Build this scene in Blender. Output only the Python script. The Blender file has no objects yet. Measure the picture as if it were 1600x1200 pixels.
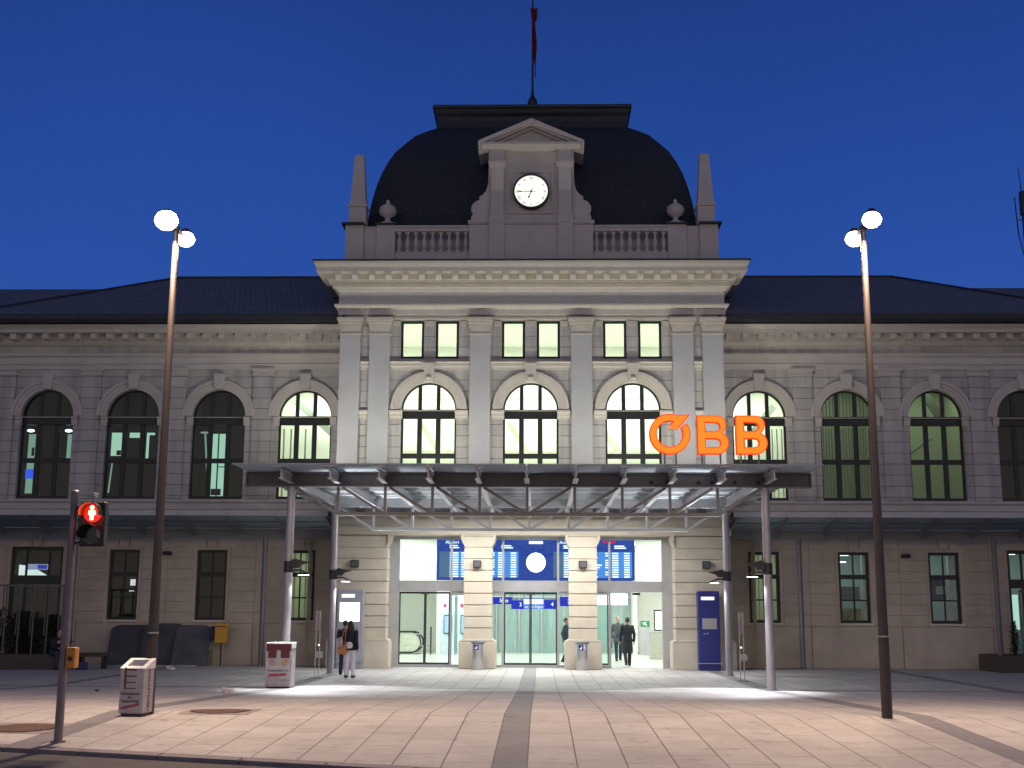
import bpy, math, random
from mathutils import Vector, Matrix
random.seed(7)
S = bpy.context.scene
COL = S.collection
PI = math.pi

# ------------------------------------------------------------------ camera
cd = bpy.data.cameras.new('camera')
cd.sensor_width = 36; cd.lens = 36*1906.8/1600; cd.clip_start = .1; cd.clip_end = 2000
cam = bpy.data.objects.new('camera', cd); COL.objects.link(cam)
Fv = Vector((-0.02345304, 0.98283817, 0.18297293)); Rv = Vector((0.99972479, 0.02295596, 0.00483459))
Uv = Vector((-0.00055130, -0.18303596, 0.98310606))
cam.matrix_world = Matrix(((Rv.x, Uv.x, -Fv.x, .335), (Rv.y, Uv.y, -Fv.y, -41), (Rv.z, Uv.z, -Fv.z, 1.852), (0, 0, 0, 1)))
S.camera = cam

# ------------------------------------------------------------------ dusk sky
W = bpy.data.worlds.new('World'); S.world = W; W.use_nodes = True
nt = W.node_tree; nt.nodes.clear()
out = nt.nodes.new('ShaderNodeOutputWorld'); bg = nt.nodes.new('ShaderNodeBackground')
tc = nt.nodes.new('ShaderNodeTexCoord'); sx = nt.nodes.new('ShaderNodeSeparateXYZ'); cr = nt.nodes.new('ShaderNodeValToRGB')
nt.links.new(tc.outputs['Generated'], sx.inputs[0]); nt.links.new(sx.outputs['Z'], cr.inputs[0])
e = cr.color_ramp.elements
e[0].position = 0.0; e[0].color = (.046, .082, .25, 1)
e[1].position = 1.0; e[1].color = (.006, .016, .10, 1)
for ps, c in ((.12, (.038, .090, .34, 1)), (.26, (.0225, .078, .36, 1)), (.36, (.0175, .065, .31, 1)), (.47, (.0135, .047, .235, 1)), (.62, (.010, .032, .16, 1))):
    q = cr.color_ramp.elements.new(ps); q.color = c
# warm fill light added low in the street-side sky for the facade, and a little uneven haze
def wn(op, a, b):
    q = nt.nodes.new('ShaderNodeMath'); q.operation = op
    for i, v in enumerate((a, b)):
        if isinstance(v, (int, float)): q.inputs[i].default_value = v
        else: nt.links.new(v, q.inputs[i])
    return q.outputs[0]
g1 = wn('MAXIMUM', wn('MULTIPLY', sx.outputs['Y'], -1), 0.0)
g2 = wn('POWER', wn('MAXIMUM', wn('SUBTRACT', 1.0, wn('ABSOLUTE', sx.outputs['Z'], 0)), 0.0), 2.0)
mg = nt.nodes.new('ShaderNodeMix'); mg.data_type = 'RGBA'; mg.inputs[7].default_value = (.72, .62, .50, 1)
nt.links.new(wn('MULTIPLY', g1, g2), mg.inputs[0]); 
hz = nt.nodes.new('ShaderNodeTexNoise'); hz.inputs['Scale'].default_value = 2.2; hz.inputs['Detail'].default_value = 4
hm = nt.nodes.new('ShaderNodeMapRange'); hm.inputs[1].default_value = .3; hm.inputs[2].default_value = .7; hm.inputs[3].default_value = .91; hm.inputs[4].default_value = 1.09
nt.links.new(tc.outputs['Generated'], hz.inputs[0]); nt.links.new(hz.outputs[0], hm.inputs[0])
mh = nt.nodes.new('ShaderNodeMix'); mh.data_type = 'RGBA'; mh.blend_type = 'MULTIPLY'; mh.inputs[0].default_value = 1
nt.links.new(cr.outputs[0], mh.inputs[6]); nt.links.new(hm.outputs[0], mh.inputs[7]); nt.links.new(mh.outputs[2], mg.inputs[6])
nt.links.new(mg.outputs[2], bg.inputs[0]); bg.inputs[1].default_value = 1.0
nt.links.new(bg.outputs[0], out.inputs[0])
S.view_settings.view_transform = 'Standard'; S.view_settings.look = 'None'
S.view_settings.exposure = 0; S.view_settings.gamma = 1
S.render.engine = 'CYCLES'
S.cycles.use_denoising = True
S.cycles.max_bounces = 8; S.cycles.diffuse_bounces = 4; S.cycles.glossy_bounces = 3
S.cycles.transparent_max_bounces = 12; S.cycles.transmission_bounces = 4
S.cycles.sample_clamp_indirect = 4; S.cycles.caustics_reflective = False; S.cycles.caustics_refractive = False

# ------------------------------------------------------------------ lamps
def light(kind, loc, power, col, aim=None, size=.2, size_y=None, spot=None, blend=.5, spread=None, par=None, name=None):
    l = bpy.data.lights.new(name or 'lamp_light', kind); l.energy = power; l.color = col
    if kind == 'AREA':
        l.size = size
        if size_y: l.shape = 'RECTANGLE'; l.size_y = size_y
        else: l.shape = 'DISK'
        if spread: l.spread = math.radians(spread)
    else: l.shadow_soft_size = size
    if kind == 'SPOT': l.spot_size = math.radians(spot); l.spot_blend = blend
    o = bpy.data.objects.new(name or 'lamp_light', l); COL.objects.link(o); o.location = loc
    if aim is not None:
        d = Vector(aim) - Vector(loc); o.rotation_euler = d.to_track_quat('-Z', 'Y').to_euler()
    if par: o.parent = par
    return o
WARM = (1, .93, .80)
# facade floodlights standing on the canopy roof behind its front edge
for x, pw in ((-6.85, 330), (-3.5, 330), (0, 250), (3.5, 330), (6.85, 330)):
    light('SPOT', (x, -2.9, 5.7), pw*1.12, (1, .98, .89), aim=(x*(1.08 if abs(x) > 5 else .95), 0, 10.9), size=.035, spot=136, blend=1, name='facade_floodlight')

# ------------------------------------------------------------------ materials
MATS = {}
def mat(name, col, rough=.6, metal=0, var=.12, scale=6, bump=0, bscale=40, spec=.5, emis=None, estr=1, stretch=None):
    if name in MATS: return MATS[name]
    m = bpy.data.materials.new(name); m.use_nodes = True; MATS[name] = m
    n = m.node_tree; b = n.nodes['Principled BSDF']
    b.inputs['Roughness'].default_value = rough; b.inputs['Metallic'].default_value = metal
    b.inputs['Specular IOR Level'].default_value = spec
    tcn = n.nodes.new('ShaderNodeTexCoord'); vec = tcn.outputs['Object']
    if stretch:
        mp = n.nodes.new('ShaderNodeMapping'); mp.inputs['Scale'].default_value = stretch
        n.links.new(vec, mp.inputs[0]); vec = mp.outputs[0]
    nz = n.nodes.new('ShaderNodeTexNoise'); nz.inputs['Scale'].default_value = scale; nz.inputs['Detail'].default_value = 6
    nz.inputs['Roughness'].default_value = .65
    n.links.new(vec, nz.inputs['Vector'])
    rp = n.nodes.new('ShaderNodeValToRGB')
    a = [max(0, c*(1-var)) for c in col[:3]]; z = [min(1, c*(1+var)) for c in col[:3]]
    rp.color_ramp.elements[0].position = .3; rp.color_ramp.elements[1].position = .7
    rp.color_ramp.elements[0].color = (*a, 1); rp.color_ramp.elements[1].color = (*z, 1)
    n.links.new(nz.outputs['Fac'], rp.inputs[0]); n.links.new(rp.outputs[0], b.inputs['Base Color'])
    if bump:
        nb = n.nodes.new('ShaderNodeTexNoise'); nb.inputs['Scale'].default_value = bscale; nb.inputs['Detail'].default_value = 4
        n.links.new(tcn.outputs['Object'], nb.inputs['Vector'])
        bp = n.nodes.new('ShaderNodeBump'); bp.inputs['Strength'].default_value = bump; bp.inputs['Distance'].default_value = .02
        n.links.new(nb.outputs['Fac'], bp.inputs['Height']); n.links.new(bp.outputs[0], b.inputs['Normal'])
    if emis:
        b.inputs['Emission Color'].default_value = (*emis, 1); b.inputs['Emission Strength'].default_value = estr
    return m
def glass(name, tint=(.9, .97, .95), gl=.12, rough=.02, dirt=0):
    if name in MATS: return MATS[name]
    m = bpy.data.materials.new(name); m.use_nodes = True; MATS[name] = m
    n = m.node_tree; n.nodes.clear(); N = n.nodes.new
    o = N('ShaderNodeOutputMaterial'); t = N('ShaderNodeBsdfTransparent'); g = N('ShaderNodeBsdfGlossy'); mx = N('ShaderNodeMixShader')
    t.inputs[0].default_value = (*tint, 1); g.inputs['Roughness'].default_value = rough; g.inputs[0].default_value = (1, 1, 1, 1)
    lw = N('ShaderNodeLayerWeight'); lw.inputs[0].default_value = .12
    mt = N('ShaderNodeMath'); mt.operation = 'MULTIPLY_ADD'; mt.inputs[1].default_value = .7; mt.inputs[2].default_value = gl*.25
    n.links.new(lw.outputs['Fresnel'], mt.inputs[0]); n.links.new(mt.outputs[0], mx.inputs[0])
    n.links.new(t.outputs[0], mx.inputs[1]); n.links.new(g.outputs[0], mx.inputs[2]); src = mx.outputs[0]
    if dirt:
        d = N('ShaderNodeBsdfDiffuse'); d.inputs[0].default_value = (.62, .66, .68, 1); tr = N('ShaderNodeBsdfTranslucent'); tr.inputs[0].default_value = (.6, .65, .68, 1)
        ad = N('ShaderNodeMixShader'); ad.inputs[0].default_value = .4
        n.links.new(d.outputs[0], ad.inputs[1]); n.links.new(tr.outputs[0], ad.inputs[2])
        m2 = N('ShaderNodeMixShader'); m2.inputs[0].default_value = dirt
        n.links.new(src, m2.inputs[1]); n.links.new(ad.outputs[0], m2.inputs[2]); src = m2.outputs[0]
    n.links.new(src, o.inputs[0]); return m
def emit(name, col, s):
    if name in MATS: return MATS[name]
    m = bpy.data.materials.new(name); m.use_nodes = True; MATS[name] = m
    n = m.node_tree; n.nodes.clear(); o = n.nodes.new('ShaderNodeOutputMaterial'); em = n.nodes.new('ShaderNodeEmission')
    em.inputs[0].default_value = (*col, 1); em.inputs[1].default_value = s; n.links.new(em.outputs[0], o.inputs[0]); return m

PLASTER = mat('plaster', (.56, .555, .53), .85, var=.07, scale=1.3, bump=.25, bscale=60)
TRIM = mat('trim_plaster', (.66, .61, .51), .8, var=.07, scale=2, bump=.15, bscale=50)
STONE = mat('base_stone', (.52, .465, .385), .85, var=.10, scale=1.6, bump=.35, bscale=45)
WSTONE = mat('wing_base_stone', (.50, .43, .35), .85, var=.13, scale=1.4, bump=.35, bscale=45)
FRAME = mat('window_frame_paint', (.018, .02, .018), .45, var=.2)
BROWN = mat('brown_steel', (.125, .12, .128), .42, metal=.25, var=.12, scale=3)
STEEL = mat('grey_steel', (.40, .40, .42), .42, metal=.35, var=.07, scale=3)
PSTEEL = mat('post_steel', (.36, .34, .36), .38, metal=.4, var=.06, scale=3)
INOX = mat('brushed_steel', (.55, .55, .55), .3, metal=.9, var=.15, scale=5, stretch=(30, 30, 1))
DARK = mat('dark_metal', (.03, .03, .035), .5, metal=.3, var=.2)
ZINC = mat('dark_sheet_roof', (.028, .032, .04), .5, metal=.2, var=.25, scale=4)
GLASS = glass('window_glass')
HALLG = glass('door_glass', (.88, .97, .95), .10)
CANG = glass('canopy_glass', (.38, .60, .66), .22, .08, dirt=.78)
AWNG = glass('awning_glass', (.40, .52, .50), .2, .1, dirt=.5)
CREAM = mat('hall_wall_paint', (.80, .82, .74), .8, var=.03)
GREENW = mat('office_wall_paint', (.55, .62, .46), .8, var=.05)
COOLW = mat('cool_room_paint', (.46, .56, .56), .8, var=.05)
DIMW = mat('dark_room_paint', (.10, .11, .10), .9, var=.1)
HFLOOR = mat('hall_floor', (.45, .47, .42), .25, var=.06, scale=3)
WHITE = mat('white_paint', (.74, .74, .74), .5, var=.05)
RED = mat('red_print', (.28, .05, .09), .5, var=.1)
INK = mat('dark_print', (.05, .04, .05), .6)
BLUEP = mat('blue_paint', (.012, .02, .16), .4, var=.08)
SKIN = mat('skin', (.42, .24, .17), .6, var=.08)
HAIR = mat('dark_hair', (.02, .014, .012), .6, var=.3, scale=30)
BLACKC = mat('black_cloth', (.012, .013, .018), .9, var=.3, scale=20, bump=.4, bscale=30)
NAVYC = mat('navy_cloth', (.025, .035, .06), .9, var=.25, scale=20, bump=.4, bscale=30)
GREYC = mat('grey_cloth', (.06, .08, .09), .9, var=.2, scale=20, bump=.4, bscale=30)
WHITEC = mat('white_cloth', (.70, .68, .76), .9, var=.06, scale=20, bump=.3, bscale=30)
ORANGEL = mat('orange_leather', (.48, .17, .05), .5, var=.15)

def slate(nm, c1, c2, cm, bw, rh):
    m = bpy.data.materials.new(nm); m.use_nodes = True; n = m.node_tree; b = n.nodes['Principled BSDF']
    b.inputs['Roughness'].default_value = .75
    t = n.nodes.new('ShaderNodeTexCoord'); mp = n.nodes.new('ShaderNodeMapping'); mp.inputs['Rotation'].default_value = (0, 0, .45)
    cx = n.nodes.new('ShaderNodeSeparateXYZ'); cb = n.nodes.new('ShaderNodeCombineXYZ'); ad = n.nodes.new('ShaderNodeMath'); ad.operation = 'ADD'
    n.links.new(t.outputs['Object'], cx.inputs[0]); n.links.new(cx.outputs[1], ad.inputs[0]); n.links.new(cx.outputs[2], ad.inputs[1])
    n.links.new(cx.outputs[0], cb.inputs[0]); n.links.new(ad.outputs[0], cb.inputs[1]); n.links.new(cb.outputs[0], mp.inputs[0])
    br = n.nodes.new('ShaderNodeTexBrick'); br.inputs['Scale'].default_value = 1; br.inputs['Brick Width'].default_value = bw; br.inputs['Row Height'].default_value = rh
    br.inputs['Mortar Size'].default_value = .012; br.inputs['Color1'].default_value = (*c1, 1); br.inputs['Color2'].default_value = (*c2, 1); br.inputs['Mortar'].default_value = (*cm, 1)
    n.links.new(mp.outputs[0], br.inputs[0]); n.links.new(br.outputs[0], b.inputs['Base Color'])
    bp = n.nodes.new('ShaderNodeBump'); bp.inputs['Strength'].default_value = .5; bp.inputs['Distance'].default_value = .03; bp.invert = True
    n.links.new(br.outputs['Fac'], bp.inputs['Height']); n.links.new(bp.outputs[0], b.inputs['Normal'])
    return m
SLATE = slate('dome_slate', (.022, .028, .036), (.030, .036, .044), (.012, .014, .018), .30, .20)
WROOF = slate('wing_roof_tiles', (.13, .15, .155), (.19, .21, .215), (.04, .05, .06), .24, .17)

# ------------------------------------------------------------------ mesh helpers
class MB:
    def __init__(s): s.v = []; s.f = []
    def add(s, vs, fs):
        k = len(s.v); s.v += [tuple(p) for p in vs]; s.f += [tuple(i+k for i in f) for f in fs]; return s
    def box(s, x0, x1, y0, y1, z0, z1):
        if x0 > x1: x0, x1 = x1, x0
        return s.add([(x0, y0, z0), (x1, y0, z0), (x1, y1, z0), (x0, y1, z0), (x0, y0, z1), (x1, y0, z1), (x1, y1, z1), (x0, y1, z1)],
                     [(0, 3, 2, 1), (4, 5, 6, 7), (0, 1, 5, 4), (1, 2, 6, 5), (2, 3, 7, 6), (3, 0, 4, 7)])
    def quad(s, a, b, c, d): return s.add([a, b, c, d], [(0, 1, 2, 3)])
    def prism(s, pts, y0, y1):      # outline in x,z
        n = len(pts)
        s.add([(x, y0, z) for x, z in pts]+[(x, y1, z) for x, z in pts],
              [tuple(range(n)), tuple(range(2*n-1, n-1, -1))]+[(i, n+i, n+(i+1) % n, (i+1) % n) for i in range(n)]); return s
    def prismz(s, pts, z0, z1):
        n = len(pts)
        s.add([(x, y, z0) for x, y in pts]+[(x, y, z1) for x, y in pts],
              [tuple(range(n-1, -1, -1)), tuple(range(n, 2*n))]+[(i, (i+1) % n, n+(i+1) % n, n+i) for i in range(n)]); return s
    def prismx(s, pts, x0, x1):     # outline in y,z
        n = len(pts)
        s.add([(x0, y, z) for y, z in pts]+[(x1, y, z) for y, z in pts],
              [tuple(range(n)), tuple(range(2*n-1, n-1, -1))]+[(i, n+i, n+(i+1) % n, (i+1) % n) for i in range(n)]); return s
    def tube(s, p, q, r0, r1=None, n=16, cap=True):
        r1 = r0 if r1 is None else r1; p = Vector(p); q = Vector(q); d = (q-p).normalized()
        u = d.orthogonal().normalized(); w = d.cross(u); vs = []
        for c, r in ((p, r0), (q, r1)):
            for i in range(n):
                a = 2*PI*i/n; vs.append(c+u*math.cos(a)*r+w*math.sin(a)*r)
        fs = [(i, (i+1) % n, n+(i+1) % n, n+i) for i in range(n)]
        if cap: fs += [tuple(range(n-1, -1, -1)), tuple(range(n, 2*n))]
        return s.add(vs, fs)
    def bar(s, p, q, w, h):         # rectangular bar, h measured upright
        p = Vector(p); q = Vector(q); d = (q-p).normalized(); up = Vector((0, 0, 1))
        if abs(d.z) > .98: up = Vector((0, 1, 0))
        u = d.cross(up).normalized(); w2 = u.cross(d).normalized(); vs = []
        for c in (p, q):
            for a, b in ((-1, -1), (1, -1), (1, 1), (-1, 1)): vs.append(c+u*a*w/2+w2*b*h/2)
        return s.add(vs, [(0, 1, 2, 3), (7, 6, 5, 4), (0, 4, 5, 1), (1, 5, 6, 2), (2, 6, 7, 3), (3, 7, 4, 0)])
    def lathe(s, c, prof, n=20):
        cx, cy, cz = c; vs = []
        for r, z in prof:
            for i in range(n): a = 2*PI*i/n; vs.append((cx+r*math.cos(a), cy+r*math.sin(a), cz+z))
        fs = []
        for k in range(len(prof)-1):
            for i in range(n): fs.append((k*n+i, k*n+(i+1) % n, (k+1)*n+(i+1) % n, (k+1)*n+i))
        fs += [tuple(range(n-1, -1, -1)), tuple((len(prof)-1)*n+i for i in range(n))]
        return s.add(vs, fs)
    def ball(s, c, rx, ry=None, rz=None, n=14, m=9):
        ry = ry or rx; rz = rz or rx; c = Vector(c); vs = [c+Vector((0, 0, -rz))]
        for j in range(1, m):
            t = PI*j/m
            for i in range(n): a = 2*PI*i/n; vs.append(c+Vector((rx*math.sin(t)*math.cos(a), ry*math.sin(t)*math.sin(a), -rz*math.cos(t))))
        vs.append(c+Vector((0, 0, rz))); fs = [(0, 1+(i+1) % n, 1+i) for i in range(n)]
        for j in range(m-2):
            for i in range(n): fs.append((1+j*n+i, 1+j*n+(i+1) % n, 1+(j+1)*n+(i+1) % n, 1+(j+1)*n+i))
        l = len(vs)-1; fs += [(l, 1+(m-2)*n+i, 1+(m-2)*n+(i+1) % n) for i in range(n)]
        return s.add(vs, fs)
    def limb(s, p, q, r0, r1): s.tube(p, q, r0, r1, 12); s.ball(p, r0, n=12, m=8); s.ball(q, r1, n=12, m=8); return s
    def sweep(s, prof, W, yb, yf=0):    # moulding (d,z) carried round three sides of a block
        path = lambda d: [(-(W+d), yb), (-(W+d), yf-d), (W+d, yf-d), (W+d, yb)]
        k = len(s.v)
        for d, z in prof: s.v += [(x, y, z) for x, y in path(d)]
        n = len(prof)
        for i in range(n-1):
            for j in range(3): s.f.append((k+i*4+j, k+i*4+j+1, k+(i+1)*4+j+1, k+(i+1)*4+j))
        t = k+(n-1)*4; s.f.append((t, t+1, t+2, t+3)); return s
    def run(s, prof, x0, x1, yf):       # straight moulding along x, closed ends
        pts = [(yf-d, z) for d, z in prof]
        pts += [(yf+.05, prof[-1][1]), (yf+.05, prof[0][1])]
        return s.prismx(pts, x0, x1)
    def ringsec(s, cx, cz, r0, r1, a0, a1, y0, y1, n=24):
        vs = []
        for i in range(n+1):
            a = math.radians(a0+(a1-a0)*i/n); c, t = math.cos(a), math.sin(a)
            vs += [(cx+r0*c, y0, cz+r0*t), (cx+r1*c, y0, cz+r1*t), (cx+r1*c, y1, cz+r1*t), (cx+r0*c, y1, cz+r0*t)]
        fs = []
        for i in range(n):
            k = i*4
            for j in range(4): fs.append((k+j, k+(j+1) % 4, k+4+(j+1) % 4, k+4+j))
        fs += [(0, 1, 2, 3), (n*4+3, n*4+2, n*4+1, n*4)]
        return s.add(vs, fs)
    def build(s, name, m, parent=None, smooth=False, bevel=0, loc=None):
        me = bpy.data.meshes.new(name); me.from_pydata(s.v, [], s.f); me.update()
        o = bpy.data.objects.new(name, me); COL.objects.link(o)
        if m: me.materials.append(m)
        import bmesh
        bm = bmesh.new(); bm.from_mesh(me); bmesh.ops.recalc_face_normals(bm, faces=bm.faces); bm.to_mesh(me); bm.free()
        if smooth:
            for p in me.polygons: p.use_smooth = True
            me.set_sharp_from_angle(angle=math.radians(40))
        if bevel:
            b = o.modifiers.new('edge', 'BEVEL'); b.width = bevel; b.segments = 2; b.limit_method = 'ANGLE'
        if parent: o.parent = parent
        if loc: o.location = loc
        return o
def tag(o, label=None, cat=None, group=None, kind=None):
    if label: o['label'] = label
    if cat: o['category'] = cat
    if group: o['group'] = group
    if kind: o['kind'] = kind
    return o
def thing(name, label, cat, loc=(0, 0, 0), rz=0, group=None):
    o = bpy.data.objects.new(name, None); COL.objects.link(o); o.location = loc; o.rotation_euler = (0, 0, rz); o.empty_display_size = .2
    return tag(o, label, cat, group)
def kids(o): return [c for c in bpy.data.objects if c.parent == o]
def copy_tree(o, parent=None):
    c = o.copy(); COL.objects.link(c); c.parent = parent
    for ch in kids(o): copy_tree(ch, c)
    return c
def text(body, size, m, loc, rot=(PI/2, 0, 0), parent=None, name='lettering', ext=.002, al='CENTER', sx=1):
    cu = bpy.data.curves.new(name, 'FONT'); cu.body = body; cu.size = size; cu.extrude = ext; cu.align_x = al; cu.align_y = 'CENTER'
    o = bpy.data.objects.new(name, cu); COL.objects.link(o)
    dg = bpy.context.evaluated_depsgraph_get(); me = bpy.data.meshes.new_from_object(o.evaluated_get(dg)); bpy.data.objects.remove(o); bpy.data.curves.remove(cu)
    me.name = name; me.materials.clear(); me.materials.append(m)
    o = bpy.data.objects.new(name, me); COL.objects.link(o); o.location = loc; o.rotation_euler = rot; o.scale = (sx, 1, 1)
    if parent: o.parent = parent
    return o

# ------------------------------------------------------------------ ground
def gz(y):
    if y > -10.6: return 0.0
    if y > -22.4: return .37*(-10.6-y)/11.8
    return max(.05, .37-.035*(-22.4-y))
def kerb_y(x): return -27.62-.275*x
def paving():
    m = bpy.data.materials.new('granite_paving'); m.use_nodes = True; n = m.node_tree; N = n.nodes.new; L = n.links.new
    b = n.nodes['Principled BSDF']; b.inputs['Roughness'].default_value = .62
    t = N('ShaderNodeTexCoord'); sp = N('ShaderNodeSeparateXYZ'); L(t.outputs['Object'], sp.inputs[0])
    def M(op, a, bb=None):
        q = N('ShaderNodeMath'); q.operation = op
        for i, v in enumerate((a, bb)):
            if v is None: continue
            if isinstance(v, (int, float)): q.inputs[i].default_value = v
            else: L(v, q.inputs[i])
        return q.outputs[0]
    v = M('SUBTRACT', M('PINGPONG', M('ADD', sp.outputs[0], 0.0), 1e4), 0)   # |x|
    v = M('SUBTRACT', M('MODULO', M('ADD', v, .19), 5.85), .38)
    cb = N('ShaderNodeCombineXYZ'); L(sp.outputs[1], cb.inputs[0]); L(v, cb.inputs[1])
    br = N('ShaderNodeTexBrick'); L(cb.outputs[0], br.inputs[0]); br.inputs['Scale'].default_value = 1
    br.inputs['Brick Width'].default_value = 1.2; br.inputs['Row Height'].default_value = .547; br.inputs['Mortar Size'].default_value = .009
    br.inputs['Mortar Smooth'].default_value = .2; br.offset = .5
    br.inputs['Color1'].default_value = (.395, .37, .355, 1); br.inputs['Color2'].default_value = (.45, .425, .41, 1); br.inputs['Mortar'].default_value = (.13, .105, .09, 1)
    br2 = N('ShaderNodeTexBrick'); L(cb.outputs[0], br2.inputs[0]); br2.inputs['Scale'].default_value = 1; br2.offset = 0
    br2.inputs['Brick Width'].default_value = .6; br2.inputs['Row Height'].default_value = .38; br2.inputs['Mortar Size'].default_value = .006
    br2.inputs['Color1'].default_value = (.19, .18, .19, 1); br2.inputs['Color2'].default_value = (.215, .205, .215, 1); br2.inputs['Mortar'].default_value = (.09, .085, .08, 1)
    mx = N('ShaderNodeMix'); mx.data_type = 'RGBA'; L(M('LESS_THAN', v, 0), mx.inputs[0]); L(br.outputs[0], mx.inputs[6]); L(br2.outputs[0], mx.inputs[7])
    nz = N('ShaderNodeTexNoise'); nz.inputs['Scale'].default_value = .9; nz.inputs['Detail'].default_value = 8; nz.inputs['Roughness'].default_value = .7; L(t.outputs['Object'], nz.inputs[0])
    mr = N('ShaderNodeMapRange'); mr.inputs[1].default_value = .3; mr.inputs[2].default_value = .7; mr.inputs[3].default_value = .76; mr.inputs[4].default_value = 1.12; L(nz.outputs[0], mr.inputs[0])
    # small dark spots of chewing gum and dirt
    vo = N('ShaderNodeTexNoise'); vo.inputs['Scale'].default_value = 5; vo.inputs['Detail'].default_value = 2; L(t.outputs['Object'], vo.inputs[0])
    ms = N('ShaderNodeMapRange'); ms.inputs[1].default_value = .60; ms.inputs[2].default_value = .72; ms.inputs[3].default_value = 1; ms.inputs[4].default_value = .74; L(vo.outputs[0], ms.inputs[0])
    m2 = N('ShaderNodeMix'); m2.data_type = 'RGBA'; m2.blend_type = 'MULTIPLY'; m2.inputs[0].default_value = 1
    L(mx.outputs[2], m2.inputs[6]); L(M('MULTIPLY', mr.outputs[0], ms.outputs[0]), m2.inputs[7]); L(m2.outputs[2], b.inputs['Base Color'])
    bp = N('ShaderNodeBump'); bp.inputs['Strength'].default_value = .6; bp.inputs['Distance'].default_value = .006
    fine = N('ShaderNodeTexNoise'); fine.inputs['Scale'].default_value = 60; L(t.outputs['Object'], fine.inputs[0])
    L(M('SUBTRACT', M('MULTIPLY', fine.outputs[0], .35), br.outputs['Fac']), bp.inputs['Height']); L(bp.outputs[0], b.inputs['Normal'])
    return m
mb = MB(); xs = [-60+2*i for i in range(61)]
def rowpts(x):
    k = kerb_y(x); base = [18, 1.7, 0, -2, -4, -6, -8, -10.6, -12, -14, -16, -18, -20, -21.6, -22.0, -22.4, -22.8, -23.2, -24, -25, -26]
    return [max(y, k) if y > k else k for y in base]+[k]
rows = [rowpts(x) for x in xs]; nr = len(rows[0])
for x, r in zip(xs, rows): mb.v += [(x, y, gz(y)) for y in r]
for i in range(len(xs)-1):
    for j in range(nr-1): mb.f.append((i*nr+j, i*nr+j+1, (i+1)*nr+j+1, (i+1)*nr+j))
tag(mb.build('plaza_paving', paving()), 'pale granite slab paving of the station forecourt with dark bands', kind='structure')
ASPH = mat('asphalt', (.085, .078, .075), .8, var=.25, scale=3, bump=.6, bscale=90)
mb = MB()
for i in range(len(xs)-1):
    a, c = xs[i], xs[i+1]; ya, yc = kerb_y(a), kerb_y(c)
    mb.quad((a, ya, gz(ya)-.05), (c, yc, gz(yc)-.05), (c, -75, 0), (a, -75, 0))
tag(mb.build('road', ASPH), 'dark asphalt road in front of the forecourt', kind='structure')
KERB = mat('kerb_granite', (.20, .17, .18), .7, var=.15, scale=4, bump=.3)
mb = MB()
for i in range(-44, 44):
    a, c = i*1.0+.008, i*1.0+.992; za, zc = gz(kerb_y(a)), gz(kerb_y(c))
    P = lambda x, o, z: (x, kerb_y(x)+o, z)
    vs = [P(a, .0, za-.2), P(c, .0, zc-.2), P(c, -.24, zc-.2), P(a, -.24, za-.2), P(a, .0, za+.008), P(c, .0, zc+.008), P(c, -.24, zc+.002), P(a, -.24, za+.002)]
    mb.add(vs, [(0, 1, 2, 3), (4, 5, 6, 7), (0, 1, 5, 4), (1, 2, 6, 5), (2, 3, 7, 6), (3, 0, 4, 7)])
tag(mb.build('kerb', KERB, bevel=.012), 'grey granite kerb between forecourt and road', kind='structure')
mb = MB().quad((-400, -300, -.5), (400, -300, -.5), (400, 400, -.5), (-400, 400, -.5))
tag(mb.build('ground', mat('far_ground', (.08, .08, .07), .9)), 'dark ground around the station', kind='structure')
mb = MB().box(-14, 14, -10.68, -10.60, .001, .006)
tag(mb.build('drain_channel', DARK), 'thin dark drainage slot across the paving under the canopy edge', kind='structure')

# ================================================================== STATION BUILDING
B = thing('station_building', 'cream neoclassical railway station with dark dome, clock gable and two long wings', 'station building')
def prt(mbx, name, m, parent=None, **k): return mbx.build(name, m, parent or B, **k)
ZR = 4.36
ARC = 24
def arch_panel(mb, x0, x1, z0, z1, cx, hw, zb, zs, y, dep):
    mb.quad((x0, y, z0), (x1, y, z0), (x1, y, zb), (x0, y, zb))
    mb.quad((x0, y, zb), (cx-hw, y, zb), (cx-hw, y, zs), (x0, y, zs))
    mb.quad((cx+hw, y, zb), (x1, y, zb), (x1, y, zs), (cx+hw, y, zs))
    arc = [(cx-hw*math.cos(PI*i/ARC), zs+hw*math.sin(PI*i/ARC)) for i in range(ARC+1)]
    for i in range(ARC):
        (ax, az), (bx, bz) = arc[i], arc[i+1]
        mb.quad((ax, y, az), (bx, y, bz), (bx, y, z1), (ax, y, z1))
        mb.quad((ax, y, az), (bx, y, bz), (bx, y+dep, bz), (ax, y+dep, az))
    mb.quad((x0, y, zs), (cx-hw, y, zs), (cx-hw, y, z1), (x0, y, z1)); mb.quad((cx+hw, y, zs), (x1, y, zs), (x1, y, z1), (cx+hw, y, z1))
    for s in (-1, 1): mb.quad((cx+s*hw, y, zb), (cx+s*hw, y, zs), (cx+s*hw, y+dep, zs), (cx+s*hw, y+dep, zb))
    mb.quad((cx-hw, y, zb), (cx+hw, y, zb), (cx+hw, y+dep, zb), (cx-hw, y+dep, zb))
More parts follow.
